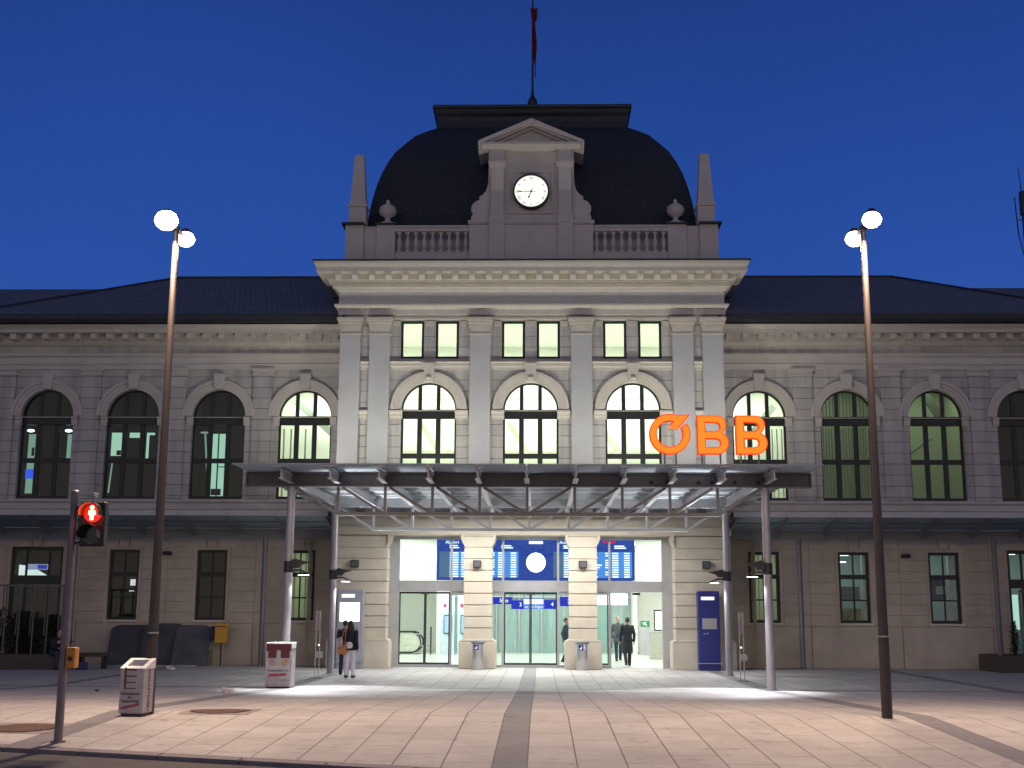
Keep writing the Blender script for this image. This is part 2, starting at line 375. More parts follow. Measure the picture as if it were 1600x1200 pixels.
def rect_panel(mb, x0, x1, z0, z1, a, b, c, d, y, dep):      # hole a..b by c..d
    mb.quad((x0, y, z0), (x1, y, z0), (x1, y, c), (x0, y, c)); mb.quad((x0, y, d), (x1, y, d), (x1, y, z1), (x0, y, z1))
    mb.quad((x0, y, c), (a, y, c), (a, y, d), (x0, y, d)); mb.quad((b, y, c), (x1, y, c), (x1, y, d), (b, y, d))
    for x in (a, b): mb.quad((x, y, c), (x, y, d), (x, y+dep, d), (x, y+dep, c))
    for z in (c, d): mb.quad((a, y, z), (b, y, z), (b, y+dep, z), (a, y+dep, z))
ZB, ZS, HW = 5.66, 8.60, .945
def plaster_joints(name, base):
    m = bpy.data.materials.new(name); m.use_nodes = True; n = m.node_tree; N = n.nodes.new; L = n.links.new; b = n.nodes['Principled BSDF']; b.inputs['Roughness'].default_value = .85
    t = N('ShaderNodeTexCoord'); sp = N('ShaderNodeSeparateXYZ'); L(t.outputs['Object'], sp.inputs[0])
    mm = N('ShaderNodeMath'); mm.operation = 'PINGPONG'; mm.inputs[1].default_value = .1925; L(sp.outputs[2], mm.inputs[0])
    mr = N('ShaderNodeMapRange'); mr.inputs[1].default_value = 0; mr.inputs[2].default_value = .014; L(mm.outputs[0], mr.inputs[0])
    nz = N('ShaderNodeTexNoise'); nz.inputs['Scale'].default_value = 1.3; nz.inputs['Detail'].default_value = 6; L(t.outputs['Object'], nz.inputs[0])
    rp = N('ShaderNodeValToRGB'); rp.color_ramp.elements[0].position = .3; rp.color_ramp.elements[1].position = .7
    rp.color_ramp.elements[0].color = (*[c*.92 for c in base], 1); rp.color_ramp.elements[1].color = (*[c*1.06 for c in base], 1); L(nz.outputs[0], rp.inputs[0])
    bt = N('ShaderNodeTexBrick'); bt.inputs['Scale'].default_value = 1; bt.inputs['Brick Width'].default_value = .95; bt.inputs['Row Height'].default_value = .385; bt.inputs['Mortar Size'].default_value = 0
    bt.inputs['Color1'].default_value = (.9, .9, .9, 1); bt.inputs['Color2'].default_value = (1.05, 1.04, 1.02, 1); cbx = N('ShaderNodeCombineXYZ'); L(sp.outputs[0], cbx.inputs[0]); L(sp.outputs[2], cbx.inputs[1]); L(cbx.outputs[0], bt.inputs[0])
    bm_ = N('ShaderNodeMix'); bm_.data_type = 'RGBA'; bm_.blend_type = 'MULTIPLY'; bm_.inputs[0].default_value = 1; L(rp.outputs[0], bm_.inputs[6]); L(bt.outputs[0], bm_.inputs[7]); rp = bm_
    mx = N('ShaderNodeMix'); mx.data_type = 'RGBA'; mx.inputs[6].default_value = (*[c*.62 for c in base], 1); L(mr.outputs[0], mx.inputs[0]); L(rp.outputs[2], mx.inputs[7]); st = N('ShaderNodeTexNoise'); st.inputs['Scale'].default_value = 1; st.inputs['Detail'].default_value = 5; smp = N('ShaderNodeMapping'); smp.inputs['Scale'].default_value = (3.2, 3.2, .28); L(t.outputs['Object'], smp.inputs[0]); L(smp.outputs[0], st.inputs[0])
    sr = N('ShaderNodeMapRange'); sr.inputs[1].default_value = .42; sr.inputs[2].default_value = .68; sr.inputs[3].default_value = 1.02; sr.inputs[4].default_value = .77; L(st.outputs[0], sr.inputs[0])
    sm = N('ShaderNodeMix'); sm.data_type = 'RGBA'; sm.blend_type = 'MULTIPLY'; sm.inputs[0].default_value = 1; L(mx.outputs[2], sm.inputs[6]); L(sr.outputs[0], sm.inputs[7]); L(sm.outputs[2], b.inputs['Base Color'])
    bp = N('ShaderNodeBump'); bp.inputs['Strength'].default_value = 1; bp.inputs['Distance'].default_value = .02; L(mr.outputs[0], bp.inputs['Height']); L(bp.outputs[0], b.inputs['Normal'])
    return m
PJ = plaster_joints('jointed_plaster', (.56, .54, .49))

# ---- centre block, upper wall
mb = MB(); A0, A1, AZ0, AZ1 = 0, 0, 10.37, 11.70
for cx, x0, x1 in ((-3.48, -5.2, -1.735), (0, -1.735, 1.735), (3.48, 1.735, 5.2)):
    arch_panel(mb, x0, x1, ZR, 10.2, cx, HW, ZB, ZS, 0, .32)
    rect_panel(mb, x0, cx, 10.2, 12.2, cx-1.0, cx-.2, AZ0, AZ1, 0, .16)
    rect_panel(mb, cx, x1, 10.2, 12.2, cx+.2, cx+1.0, AZ0, AZ1, 0, .16)
for s in (-1, 1):
    mb.quad((s*5.2, 0, ZR), (s*6.45, 0, ZR), (s*6.45, 0, 12.2), (s*5.2, 0, 12.2))
    mb.quad((s*6.45, 0, ZR), (s*6.45, 9, ZR), (s*6.45, 9, 12.2), (s*6.45, 0, 12.2))
prt(mb, 'wall', PJ)
# string course between arches and attic windows
sc_prof = [(0, 9.98), (.05, 9.98), (.05, 10.06), (.10, 10.09), (.10, 10.2), (.14, 10.24), (0, 10.3)]
for a, b in ((-4.83, -2.10), (-1.37, 1.37), (2.10, 4.83), (-5.85, -5.56), (5.56, 5.85)):
    prt(MB().run(sc_prof, a, b, 0), 'string_course', TRIM)
# pilasters
for a, b in ((-6.57, -5.86), (-5.56, -4.83), (-2.10, -1.37), (1.37, 2.10), (4.83, 5.56), (5.86, 6.57)):
    cx = (a+b)/2; h = .355
    p = prt(MB().box(cx-h, cx+h, -.15, .02, 4.9, 11.18), 'pilaster', PLASTER, bevel=.01)
    m2 = MB()
    m2.box(cx-h-.03, cx+h+.03, -.18, .02, 11.18, 11.235)
    m2.box(cx-h, cx+h, -.152, .02, 11.235, 11.46)
    for k, (d, z0, z1) in enumerate(((.05, 11.47, 11.52), (.04, 11.52, 11.56), (.11, 11.56, 11.62), (.10, 11.62, 11.66), (.17, 11.66, 11.76))):
        m2.box(cx-h-d*.55, cx+h+d*.55, -.15-d, .02, z0, z1)
    prt(m2, 'capital', TRIM, p)
# header band behind capitals
for a, b in ((-4.72, -2.2), (-1.26, 1.26), (2.2, 4.72)):
    prt(MB().run([(0, 11.74), (.09, 11.74), (.09, 11.80), (.05, 11.82), (.05, 11.9), (0, 11.9)], a, b, 0), 'string_course', TRIM)
# small jamb capitals beside the attic windows
for cx in (-3.48, 0, 3.48):
    prt(MB().box(cx-.16, cx+.16, -.045, .01, 11.52, 11.68), 'window_capital', TRIM)
    for s in (-1, 1): prt(MB().box(cx+s*1.04, cx+s*1.27, -.045, .01, 11.52, 11.68), 'window_capital', TRIM)
# archivolt with keystone, imposts
def archivolt(cx, y, m=TRIM, ro=1.30, key=True, rich=True):
    mb = MB(); mb.ringsec(cx, ZS, HW+.002, HW+.12, 0, 180, y-.05, y+.01); mb.ringsec(cx, ZS, HW+.12, HW+.24, 0, 180, y-.08, y+.01)
    mb.ringsec(cx, ZS, HW+.24, ro, 0, 180, y-.13, y+.01)
    o = prt(mb, 'archivolt', m, smooth=True)
    k = MB().prism([(cx-.15, ZS+HW), (cx+.15, ZS+HW), (cx+.20, ZS+HW+.56), (cx-.20, ZS+HW+.56)], y-.22, y+.01)
    if rich: k.box(cx-.22, cx+.22, y-.27, y, ZS+HW+.56, ZS+HW+.64); k.ball((cx, y-.22, ZS+HW+.12), .1, .08, .07)
    prt(k, 'keystone', m, o, bevel=.01)
def impost(cx, y, a, b, m=TRIM):
    for x0, x1 in ((cx-b, cx-a), (cx+a, cx+b)):
        prt(MB().run([(0, 8.27), (.04, 8.27), (.04, 8.33), (.07, 8.36), (.07, 8.44), (.12, 8.50), (.12, 8.56), (0, 8.595)], x0, x1, y), 'impost_band', m)
for cx in (-3.48, 0, 3.48): archivolt(cx, 0); impost(cx, 0, .90, 1.345)
for s in (-1, 1): prt(MB().run([(0, 8.27), (.04, 8.27), (.04, 8.33), (.07, 8.36), (.07, 8.44), (.12, 8.50), (.12, 8.56), (0, 8.595)], s*5.56, s*5.86, 0), 'impost_band', TRIM)

# ---- arched window with frame and pane
def arched_window(cx, y):
    f = MB(); a, b = y+.16, y+.24
    f.ringsec(cx, ZS, HW-.055, HW, 0, 180, a, b)
    for s in (-1, 1):
        f.box(cx+s*(HW-.07), cx+s*HW, a, b, ZB, 8.30)
        f.box(cx+s*.235, cx+s*.40, a+.01, b, ZB+.11, 6.94); f.box(cx+s*.235, cx+s*.40, a+.01, b, 7.11, 8.30)
        f.box(cx+s*.25, cx+s*.38, a+.01, b, 8.62, ZS+.86)
    f.box(cx-HW, cx+HW, a-.05, b, 8.30, 8.56); f.box(cx-HW+.05, cx+HW-.05, a, b, 8.575, 8.625)
    f.box(cx-HW+.07, cx+HW-.07, a, b, 6.94, 7.11); f.box(cx-HW+.07, cx+HW-.07, a, b, ZB, ZB+.11)
    o = prt(f, 'window', FRAME)
    prt(MB().box(cx-HW-.02, cx+HW+.02, a-.07, a-.05, 8.56, 8.585), 'window_ledge', TRIM, o)
    g = MB(); pts = [(cx-HW+.03, ZB+.05), (cx+HW-.03, ZB+.05)]+[(cx+(HW-.03)*math.cos(PI*i/20), ZS+(HW-.03)*math.sin(PI*i/20)) for i in range(21)]
    g.v = [(x, y+.20, z) for x, z in pts]; g.f = [tuple(range(len(pts)))]
    prt(g, 'pane', GLASS, o); return o
def rect_window(x0, x1, z0, z1, y, fw=.08, bars=(), vb=(), name='window', pane=GLASS, bw=.05):
    f = MB(); a, b = y, y+.07
    f.box(x0, x0+fw, a, b, z0, z1); f.box(x1-fw, x1, a, b, z0, z1); f.box(x0+fw, x1-fw, a, b, z0, z0+fw); f.box(x0+fw, x1-fw, a, b, z1-fw, z1)
    for z, w in bars: f.box(x0+fw, x1-fw, a+.004, b-.004, z-w/2, z+w/2)
    for x in vb: f.box(x-bw/2, x+bw/2, a+.009, b-.009, z0+fw, z1-fw)
    o = prt(f, name, FRAME)
    g = MB().quad((x0+fw*.5, y+.035, z0+fw*.5), (x1-fw*.5, y+.035, z0+fw*.5), (x1-fw*.5, y+.035, z1-fw*.5), (x0+fw*.5, y+.035, z1-fw*.5))
    prt(g, 'pane', pane, o); return o
for cx in (-3.48, 0, 3.48):
    arched_window(cx, 0)
    for a in (cx-1.0, cx+.2): rect_window(a, a+.8, AZ0, AZ1, .04, fw=.085)

# ---- entablature and main cornice
FW = 6.55
prt(MB().sweep([(0, 11.90), (.12, 11.90), (.12, 12.08), (.17, 12.12), (.24, 12.19), (.24, 12.25), (0, 12.27)], FW, 9), 'architrave', TRIM)
prt(MB().sweep([(.10, 12.26), (.10, 12.72)], FW, 9), 'frieze', PLASTER)
prt(MB().sweep([(.10, 12.70), (.16, 12.72), (.20, 12.80), (.30, 12.84), (.30, 12.90)], FW, 9), 'cornice', TRIM)
mb = MB()
for i in range(142):
    x = -6.78+i*.0962; mb.box(x, x+.055, -.37, -.02, 12.90, 12.985)
prt(mb, 'dentil_band', TRIM)
prt(MB().sweep([(.12, 12.90), (.31, 12.902), (.31, 12.985), (.42, 12.99), (.42, 13.04), (.46, 13.06), (.46, 13.26)], FW, 9), 'cornice', TRIM)
for i in range(24):
    x = -6.60+i*13.2/23; m2 = MB()
    m2.prismx([(-.45, 13.02), (-.52, 13.0), (-.60, 13.05), (-.72, 13.09), (-.76, 13.15), (-.76, 13.26), (-.45, 13.26)], x-.10, x+.10); m2.box(x-.115, x+.115, -.78, -.44, 13.225, 13.262)
    prt(m2, 'modillion', TRIM)
prt(MB().sweep([(.44, 13.26), (.80, 13.265), (.80, 13.40), (.82, 13.44), (.87, 13.52), (.89, 13.60)], FW, 9), 'cornice', TRIM)
prt(MB().sweep([(.86, 13.602), (.92, 13.602), (.92, 13.66), (0, 13.72)], FW, 9), 'cornice_flashing', ZINC)

# ---- attic storey, balustrade, obelisks, urns
AY = -.05
ATT = mat('attic_plaster', (.60, .55, .50), .85, var=.08, scale=1.4, bump=.25)
def attic_block(x0, x1, y, z0, z1, nm='pedestal', cap=False):
    o = prt(MB().box(x0, x1, y, .9, z0, z1), nm, ATT, bevel=.008)
    return o
for s in (-1, 1):
    attic_block(s*5.86, s*6.50, AY-.10, 13.7, 15.12); attic_block(s*5.40, s*5.86, AY+.02, 13.7, 15.10, 'attic_wall'); attic_block(s*4.76, s*5.40, AY-.08, 13.7, 15.13)
    prt(MB().box(s*5.84, s*6.62, AY-.22, 1.0, 15.12, 15.19), 'coping', ZINC); prt(MB().box(s*4.70, s*5.44, AY-.18, .9, 15.13, 15.18), 'coping', ZINC)
    attic_block(s*2.14, s*4.76, AY, 13.7, 14.17, 'attic_wall')
    prt(MB().run([(0, 14.88), (.06, 14.90), (.06, 15.0), (.10, 15.04), (.10, 15.10), (0, 15.12)], s*2.14, s*4.76, AY).box(s*2.14, s*4.76, AY+.04, AY+.22, 14.88, 15.12), 'handrail', ATT)
    prt(MB().box(s*2.1, s*4.8, .48, .56, 13.9, 15.0), 'inner_parapet', ATT)
    for k in range(9):
        x = s*(4.76-.145-k*.2912)
        prt(MB().box(x-.075, x+.075, AY+.0, AY+.15, 14.17, 14.23).box(x-.075, x+.075, AY+.0, AY+.15, 14.82, 14.88).lathe((x, AY+.075, 14.23), [(.045, 0), (.06, .03), (.04, .06), (.075, .16), (.09, .25), (.07, .36), (.04, .46), (.035, .52), (.055, .55), (.055, .59)], 12), 'baluster', ATT, smooth=True)
    # obelisk
    ox = s*6.13
    m2 = MB(); m2.box(ox-.30, ox+.30, .05, .65, 15.19, 15.86); m2.box(ox-.34, ox+.34, .01, .69, 15.86, 15.93); m2.box(ox-.29, ox+.29, .06, .64, 15.93, 16.08)
    def fr(c, h0, h1, z0, z1, cy=.35):
        m2.add([(c-h0, cy-h0, z0), (c+h0, cy-h0, z0), (c+h0, cy+h0, z0), (c-h0, cy+h0, z0), (c-h1, cy-h1, z1), (c+h1, cy-h1, z1), (c+h1, cy+h1, z1), (c-h1, cy+h1, z1)],
               [(0, 3, 2, 1), (4, 5, 6, 7), (0, 1, 5, 4), (1, 2, 6, 5), (2, 3, 7, 6), (3, 0, 4, 7)])
    fr(ox, .27, .165, 16.08, 17.83)
    prt(m2, 'obelisk', ATT, bevel=.008)
    m2 = MB().box(s*5.08-.31, s*5.08+.31, .0, .6, 15.18, 15.26)
    m2.lathe((s*5.08, .3, 15.26), [(.27, 0), (.25, .06), (.12, .12), (.08, .20), (.11, .26), (.26, .36), (.30, .46), (.31, .54), (.27, .60), (.29, .63), (.20, .70), (.09, .76), (.06, .82), (.07, .86), (.03, .92), (.0, .94)], 24)
    prt(m2, 'urn', ATT, smooth=True)
# ---- clock gable
attic_block(-2.16, 2.16, AY-.14, 13.7, 15.12, 'gable_base')
for s in (-1, 1): attic_block(s*.93, s*1.46, AY-.22, 13.7, 15.14, 'gable_base')
prt(MB().run([(0, 15.10), (.06, 15.12), (.10, 15.18), (.10, 15.24), (0, 15.27)], -2.2, 2.2, AY-.14), 'coping', ATT)
G = prt(MB().box(-1.50, 1.50, AY-.05, 1.2, 15.12, 17.95), 'clock_gable', ATT)
for s in (-1, 1):
    mb = MB()
    mb.box(s*.96, s*1.40, AY-.20, AY-.04, 15.47, 17.22); mb.box(s*.92, s*1.46, AY-.24, AY-.04, 15.24, 15.47)
    mb.box(s*.91, s*1.46, AY-.25, AY-.04, 17.22, 17.30); mb.box(s*.88, s*1.50, AY-.30, AY-.04, 17.30, 17.42); mb.box(s*.95, s*1.42, AY-.22, AY-.04, 17.42, 17.86)
    prt(mb, 'gable_pilaster', ATT, G, bevel=.008)
mb = MB(); # recessed panel frame round the clock
for a, b, c, d in ((-.80, .80, 17.02, 17.10), (-.80, .80, 15.52, 15.60), (-.80, -.73, 15.60, 17.02), (.73, .80, 15.60, 17.02)): mb.box(a, b, AY-.11, AY-.04, c, d)
prt(mb, 'panel_frame', ATT, G)
for s in (-1, 1):
    pts = [(1.50, 17.2), (1.50, 16.75)]
    for k in range(9): a = math.radians(180+k*10); pts.append((1.50+.40+.40*math.cos(a), 16.55+.42*math.sin(a)))
    pts = [(1.50, 17.0), (1.51, 16.7), (1.54, 16.5), (1.60, 16.34), (1.70, 16.22), (1.82, 16.15), (1.82, 16.08)]
    for k in range(9): a = math.radians(75-k*15); pts.append((1.72+.38*math.cos(a), 15.70+.34*math.sin(a)))
    pts += [(2.04, 15.50), (2.10, 15.42), (2.10, 15.24), (1.49, 15.24)]
    prt(MB().prism([(s*x, z) for x, z in pts], AY-.08, .8), 'volute', ATT, G)
prt(MB().run([(0, 17.83), (.24, 17.86), (.30, 17.92), (.42, 17.96), (.42, 18.04), (0, 18.06)], -1.74, 1.74, AY), 'gable_cornice', ATT, G)
mb = MB()
def rake(s, off, th, y0):
    x1, z1 = 0, 18.93+off; x0, z0 = s*1.86, 18.10+off
    mb.add([(x0, y0, z0), (x1, y0, z1), (x1, y0, z1-th), (x0, y0, z0-th), (x0, 1.2, z0), (x1, 1.2, z1), (x1, 1.2, z1-th), (x0, 1.2, z0-th)],
           [(0, 1, 2, 3), (7, 6, 5, 4), (0, 4, 5, 1), (1, 5, 6, 2), (2, 6, 7, 3), (3, 7, 4, 0)])
for s in (-1, 1): rake(s, 0, .13, AY-.42); rake(s, -.13, .10, AY-.30); rake(s, -.23, .09, AY-.16)
mb.prism([(-1.45, 18.03), (1.45, 18.03), (0, 18.66)], AY-.04, 1.1)
prt(mb, 'pediment', ATT, G)
# clock
CK = prt(MB().ringsec(0, 16.30, .58, .638, 0, 360, AY-.26, AY-.04, n=48), 'clock', DARK, smooth=True)
CF = prt(MB().ringsec(0, 16.30, .0, .585, 0, 360, AY-.18, AY-.06, n=48), 'clock_face', emit('clock_white', (1, .98, .88), 1.15), CK)
yt = AY-.19; mb = MB()
ROM = ['XII', 'I', 'II', 'III', 'IIII', 'V', 'VI', 'VII', 'VIII', 'IX', 'X', 'XI']
for k in range(12):
    a = PI/2-k*PI/6; o = text(ROM[k], .15, INK, (.475*math.cos(a), yt, 16.30+.475*math.sin(a)), (PI/2, -(a-PI/2), 0), CK, 'numeral', sx=.8)
def hand(ang, L, w, back):
    a = math.radians(90-ang); d = Vector((math.cos(a), 0, math.sin(a))); n = Vector((-d.z, 0, d.x)); c = Vector((0, yt-.012, 16.30)); m2 = MB()
    P = [c-d*back-n*w*.25, c-d*back+n*w*.25, c+n*w*.45, c+d*L*.62+n*w*.4, c+d*L*.74+n*w, c+d*L, c+d*L*.74-n*w, c+d*L*.62-n*w*.4, c-n*w*.45]
    k = len(P); m2.add(P+[p+Vector((0, .008, 0)) for p in P], [tuple(range(k)), tuple(range(2*k-1, k-1, -1))]+[(i, k+i, k+(i+1) % k, (i+1) % k) for i in range(k)])
    prt(m2, 'clock_hand', INK, CK)
hand(270, .52, .026, .17); hand(202, .28, .034, .13)
prt(MB().ringsec(0, 16.30, 0, .035, 0, 360, yt-.03, yt, n=16), 'clock_hub', INK, CK)

# ---- dome
prof = [(6.0, 15.2), (5.88, 15.5), (5.78, 16.2), (5.64, 16.9), (5.47, 17.5), (5.28, 18.0), (5.04, 18.5), (4.72, 18.95), (4.38, 19.4), (4.02, 19.72), (3.66, 20.0)]
DX, YC, YH = 6.1, 6.0, 5.4
def dome_ring(h): return (h, YC-(h-.1)*1.0+.0)
mb = MB(); n4 = len(prof)
for h, z in prof:
    yf = .6+(6.1-h); yb = 2*YC+.6-yf
    mb.v += [(-h, yf, z), (h, yf, z), (h, yb, z), (-h, yb, z)]
for i in range(n4-1):
    for j in range(4): mb.f.append((i*4+j, i*4+(j+1) % 4, (i+1)*4+(j+1) % 4, (i+1)*4+j))
mb.f.append(tuple((n4-1)*4+j for j in range(4)))
D = prt(mb, 'dome_roof', SLATE, smooth=True)
def topring(pr, nm):
    mb = MB()
    for h, z in pr:
        yf = .6+(6.1-h); yb = 2*YC+.6-yf; mb.v += [(-h, yf, z), (h, yf, z), (h, yb, z), (-h, yb, z)]
    for i in range(len(pr)-1):
        for j in range(4): mb.f.append((i*4+j, i*4+(j+1) % 4, (i+1)*4+(j+1) % 4, (i+1)*4+j))
    mb.f.append(tuple((len(pr)-1)*4+j for j in range(4))); prt(mb, nm, ZINC, D)
topring([(3.60, 19.9), (3.66, 20.05), (3.62, 20.30), (3.62, 20.48), (3.70, 20.60), (3.74, 20.76), (3.80, 20.78), (3.80, 20.90), (3.72, 20.93), (3.2, 21.0)], 'dome_crown_cornice')
prt(MB().box(-6.5, 6.5, .2, 12.5, 13.72, 13.9), 'flat_roof', ZINC)
mb = MB()    # lead box gutter behind the balustrade
mb.box(-5.95, 5.95, .55, .95, 15.0, 15.22); prt(mb, 'roof_gutter', ZINC)

# flagpole with hanging flag
FP = thing('flagpole', 'dark flagpole with ball finial base rising from the dome top', 'flagpole', (0, 5.5, 20.95))
MB().lathe((0, 0, 0), [(.20, 0), (.12, .2), (.07, .7), (.16, .95), (.21, 1.12), (.16, 1.28), (.07, 1.42), (.05, 1.7)], 16).build('finial', DARK, FP, smooth=True)
MB().tube((0, 0, 1.5), (0, 0, 5.9), .045, .03).build('pole', DARK, FP)
FLR = mat('red_flag_cloth', (.22, .012, .02), .9, var=.2, scale=3)
mb = MB(); nz_, nu = 26, 9
for j in range(nz_+1):
    t = j/nz_; z = 5.25-t*3.0; wd = .30*(1-.45*t) if t < .18 else .19*(1-.75*(t-.18))
    for i in range(nu+1):
        u = i/nu; x = (u-.28)*wd+.03*math.sin(9*t+3*u)+t*.12-.02; y = -.07+.07*math.sin(u*14+4*t)*(1-.3*t); mb.v.append((x, y, z+.05*math.sin(u*6)))
for j in range(nz_):
    for i in range(nu): mb.f.append((j*(nu+1)+i, j*(nu+1)+i+1, (j+1)*(nu+1)+i+1, (j+1)*(nu+1)+i))
fo = mb.build('flag', FLR, FP, smooth=True); so = fo.modifiers.new('thick', 'SOLIDIFY'); so.thickness = .01

# ---- ground floor of the centre block (rusticated courses)
ZJ = [.93, 1.30, 1.67, 2.045, 2.42, 2.80, 3.175, 3.55, 3.92, 4.30]
def courses(x0, x1, yf, yb, chx=0):
    mb = MB(); mb.box(x0+.03, x1-.03, yf+.035, yb, .9, 4.32)
    for z0, z1 in zip(ZJ[:-1], ZJ[1:]): mb.box(x0, x1, yf, yb-.01, z0+.016, z1-.016)
    return mb
for s in (-1, 1):
    mb = courses(min(s*1.27, s*2.20), max(s*1.27, s*2.20), -.20, .68); mb.box(s*1.27, s*2.20, -.20, .672, 4.30, 4.34)
    pb = prt(mb, 'pier', STONE, bevel=.012)
    prt(MB().box(s*1.13, s*2.34, -.32, .78, 0, .86).prism([(s*1.13, .86), (s*2.34, .86), (s*2.22, .95), (s*1.25, .95)], -.32, .78), 'plinth', STONE, pb, bevel=.02)
    mb = courses(min(s*4.76, s*6.62), max(s*4.76, s*6.62), -.10, .9); ob = prt(mb, 'corner_wall', STONE, bevel=.012)
    prt(MB().box(s*4.64, s*6.72, -.20, .85, 0, .86).prism([(s*4.64, .86), (s*6.72, .86), (s*6.64, .95), (s*4.74, .95)], -.20, .85), 'plinth', STONE, ob, bevel=.02)
    for x, d in ((s*2.20, s*.12), (s*4.76, -s*.12), (s*1.27, -s*.12)):   # little consoles at the head of the openings
        prt(MB().prism([(x, 4.34), (x+d, 4.34), (x+d*.9, 4.2), (x+d*.35, 4.05), (x, 4.0)], -.18, .66), 'console', STONE)
prt(MB().box(-6.66, 6.66, -.14, .9, 4.342, 4.62).box(-6.6, 6.6, -.08, .9, 4.62, 5.0).box(-6.68, 6.68, -.2, .2, 4.96, 5.1), 'lintel_band', STONE, bevel=.01)
for s in (-1, 1): prt(MB().box(s*6.42, s*6.60, -.05, 1.5, 0, 4.9), 'corner_wall', STONE)

# ---- entrance glazing
EY = .72
mb = MB()
def fr(x0, x1, z0, z1, y0=EY, y1=EY+.08): mb.box(x0, x1, y0, y1, z0, z1)
fr(-4.76, -4.44, 0, 4.34, EY-.02, EY+.25); fr(4.42, 4.76, 0, 4.34, EY-.02, EY+.25)
for x in (-2.68, -.93, .93, 2.66): fr(x-.035, x+.035, 0, 4.34, EY-.03, EY+.1)
for a, b in ((-4.44, -2.715), (-2.645, -.965), (-.895, .895), (.965, 2.625), (2.695, 4.42)):
    fr(a, b, 2.50, 2.80, EY-.05, EY+.12); fr(a, b, 2.80, 2.86); fr(a, b, 4.24, 4.34)
    if b < 4.4: fr(a, b, 0, .09)
fr(-2.645, -.965, 2.40, 2.5); fr(.965, 2.625, 2.4, 2.5); EN = prt(mb, 'entrance_frame', STEEL)
mb = MB()
for a, b in ((-4.44, -2.715), (-2.645, -.965), (-.895, .895), (.965, 2.625), (2.695, 4.42)): mb.quad((a, EY+.03, 2.86), (b, EY+.03, 2.86), (b, EY+.03, 4.24), (a, EY+.03, 4.24))
for a, b in ((-2.645, -.965), (.965, 2.625)): mb.quad((a, EY+.03, .09), (b, EY+.03, .09), (b, EY+.03, 2.4), (a, EY+.03, 2.4))
prt(mb, 'pane', HALLG, EN)
def leaf(x0, x1, y):
    m2 = MB()
    for a, b, c, d in ((x0, x0+.04, .09, 2.48), (x1-.04, x1, .09, 2.48), (x0+.04, x1-.04, .09, .15), (x0+.04, x1-.04, 2.42, 2.48)): m2.box(a, b, y, y+.05, c, d)
    o = prt(m2, 'sliding_door', DARK); prt(MB().quad((x0+.03, y+.025, .12), (x1-.03, y+.025, .12), (x1-.03, y+.025, 2.45), (x0+.03, y+.025, 2.45)), 'pane', HALLG, o)
leaf(-4.43, -3.555, EY+.05); leaf(-3.55, -2.72, EY+.05); leaf(-.89, -.002, EY+.05); leaf(.002, .89, EY+.05); leaf(1.86, 2.62, EY+.16)
for x in (-3.55, 0, 3.55): prt(MB().box(x-.13, x+.13, EY-.1, EY-.04, 2.40, 2.48), 'door_sensor', DARK)

# ---- hall interior
HW_ = 7.6
mb = MB().quad((-HW_, .85, .012), (HW_, .85, .012), (HW_, 17.5, .012), (-HW_, 17.5, .012)); prt(mb, 'hall_floor', HFLOOR)
mb = MB(); mb.quad((-HW_, .9, 0), (-HW_, 17.5, 0), (-HW_, 17.5, 4.6), (-HW_, .9, 4.6)); mb.quad((HW_, .9, 0), (HW_, 17.5, 0), (HW_, 17.5, 4.6), (HW_, .9, 4.6))
mb.quad((-HW_, 17.5, 0), (-4.35, 17.5, 0), (-4.35, 17.5, 4.6), (-HW_, 17.5, 4.6)); mb.quad((4.45, 16, 0), (HW_, 16, 0), (HW_, 16, 4.6), (4.45, 16, 4.6))
mb.quad((-HW_, .9, 4.55), (HW_, .9, 4.55), (HW_, 17.5, 4.55), (-HW_, 17.5, 4.55)); mb.box(-4.35, -3.75, 14.9, 17.4, 0, 4.5); mb.box(4.45, 4.6, 14, 16, 0, 4.5)
mb.box(-6.6, -3.40, 3.3, 3.4, 2.6, 4.55); mb.box(3.75, 6.6, 3.3, 3.4, 2.6, 4.55)
prt(mb, 'hall_wall', CREAM)
GRG = mat('green_glass_wall', (.25, .34, .32), .15, var=.2, scale=1.2, stretch=(4, 4, .4))
BB = prt(MB().quad((-3.75, 15.5, 0), (4.45, 15.5, 0), (4.45, 15.5, 4.5), (-3.75, 15.5, 4.5)), 'platform_glass_wall', GRG)
mb = MB()
for k in range(9): x = -3.7+k*1.02; mb.box(x-.03, x+.03, 15.38, 15.48, 0, 4.5)
mb.box(-3.75, 4.45, 15.36, 15.49, 2.45, 2.55); prt(mb, 'mullion', STEEL, BB)
LS = emit('ceiling_lamp_white', (1, 1, .93), 6)
for y in (1.6, 4.6, 8, 12):
    for x in (-3.55, 0, 3.55):
        prt(MB().box(x-.6, x+.6, y-.06, y+.06, 4.47, 4.53), 'ceiling_lamp', LS)
for y, pw in ((1.9, 110), (6, 150), (11.5, 190)):
    for x in (-4.6, 0, 4.6): light('AREA', (x, y, 4.4), pw*1.5, (.96, 1, .97), aim=(x, y, 0), size=2.6, size_y=1.2, name='hall_ceiling_light')

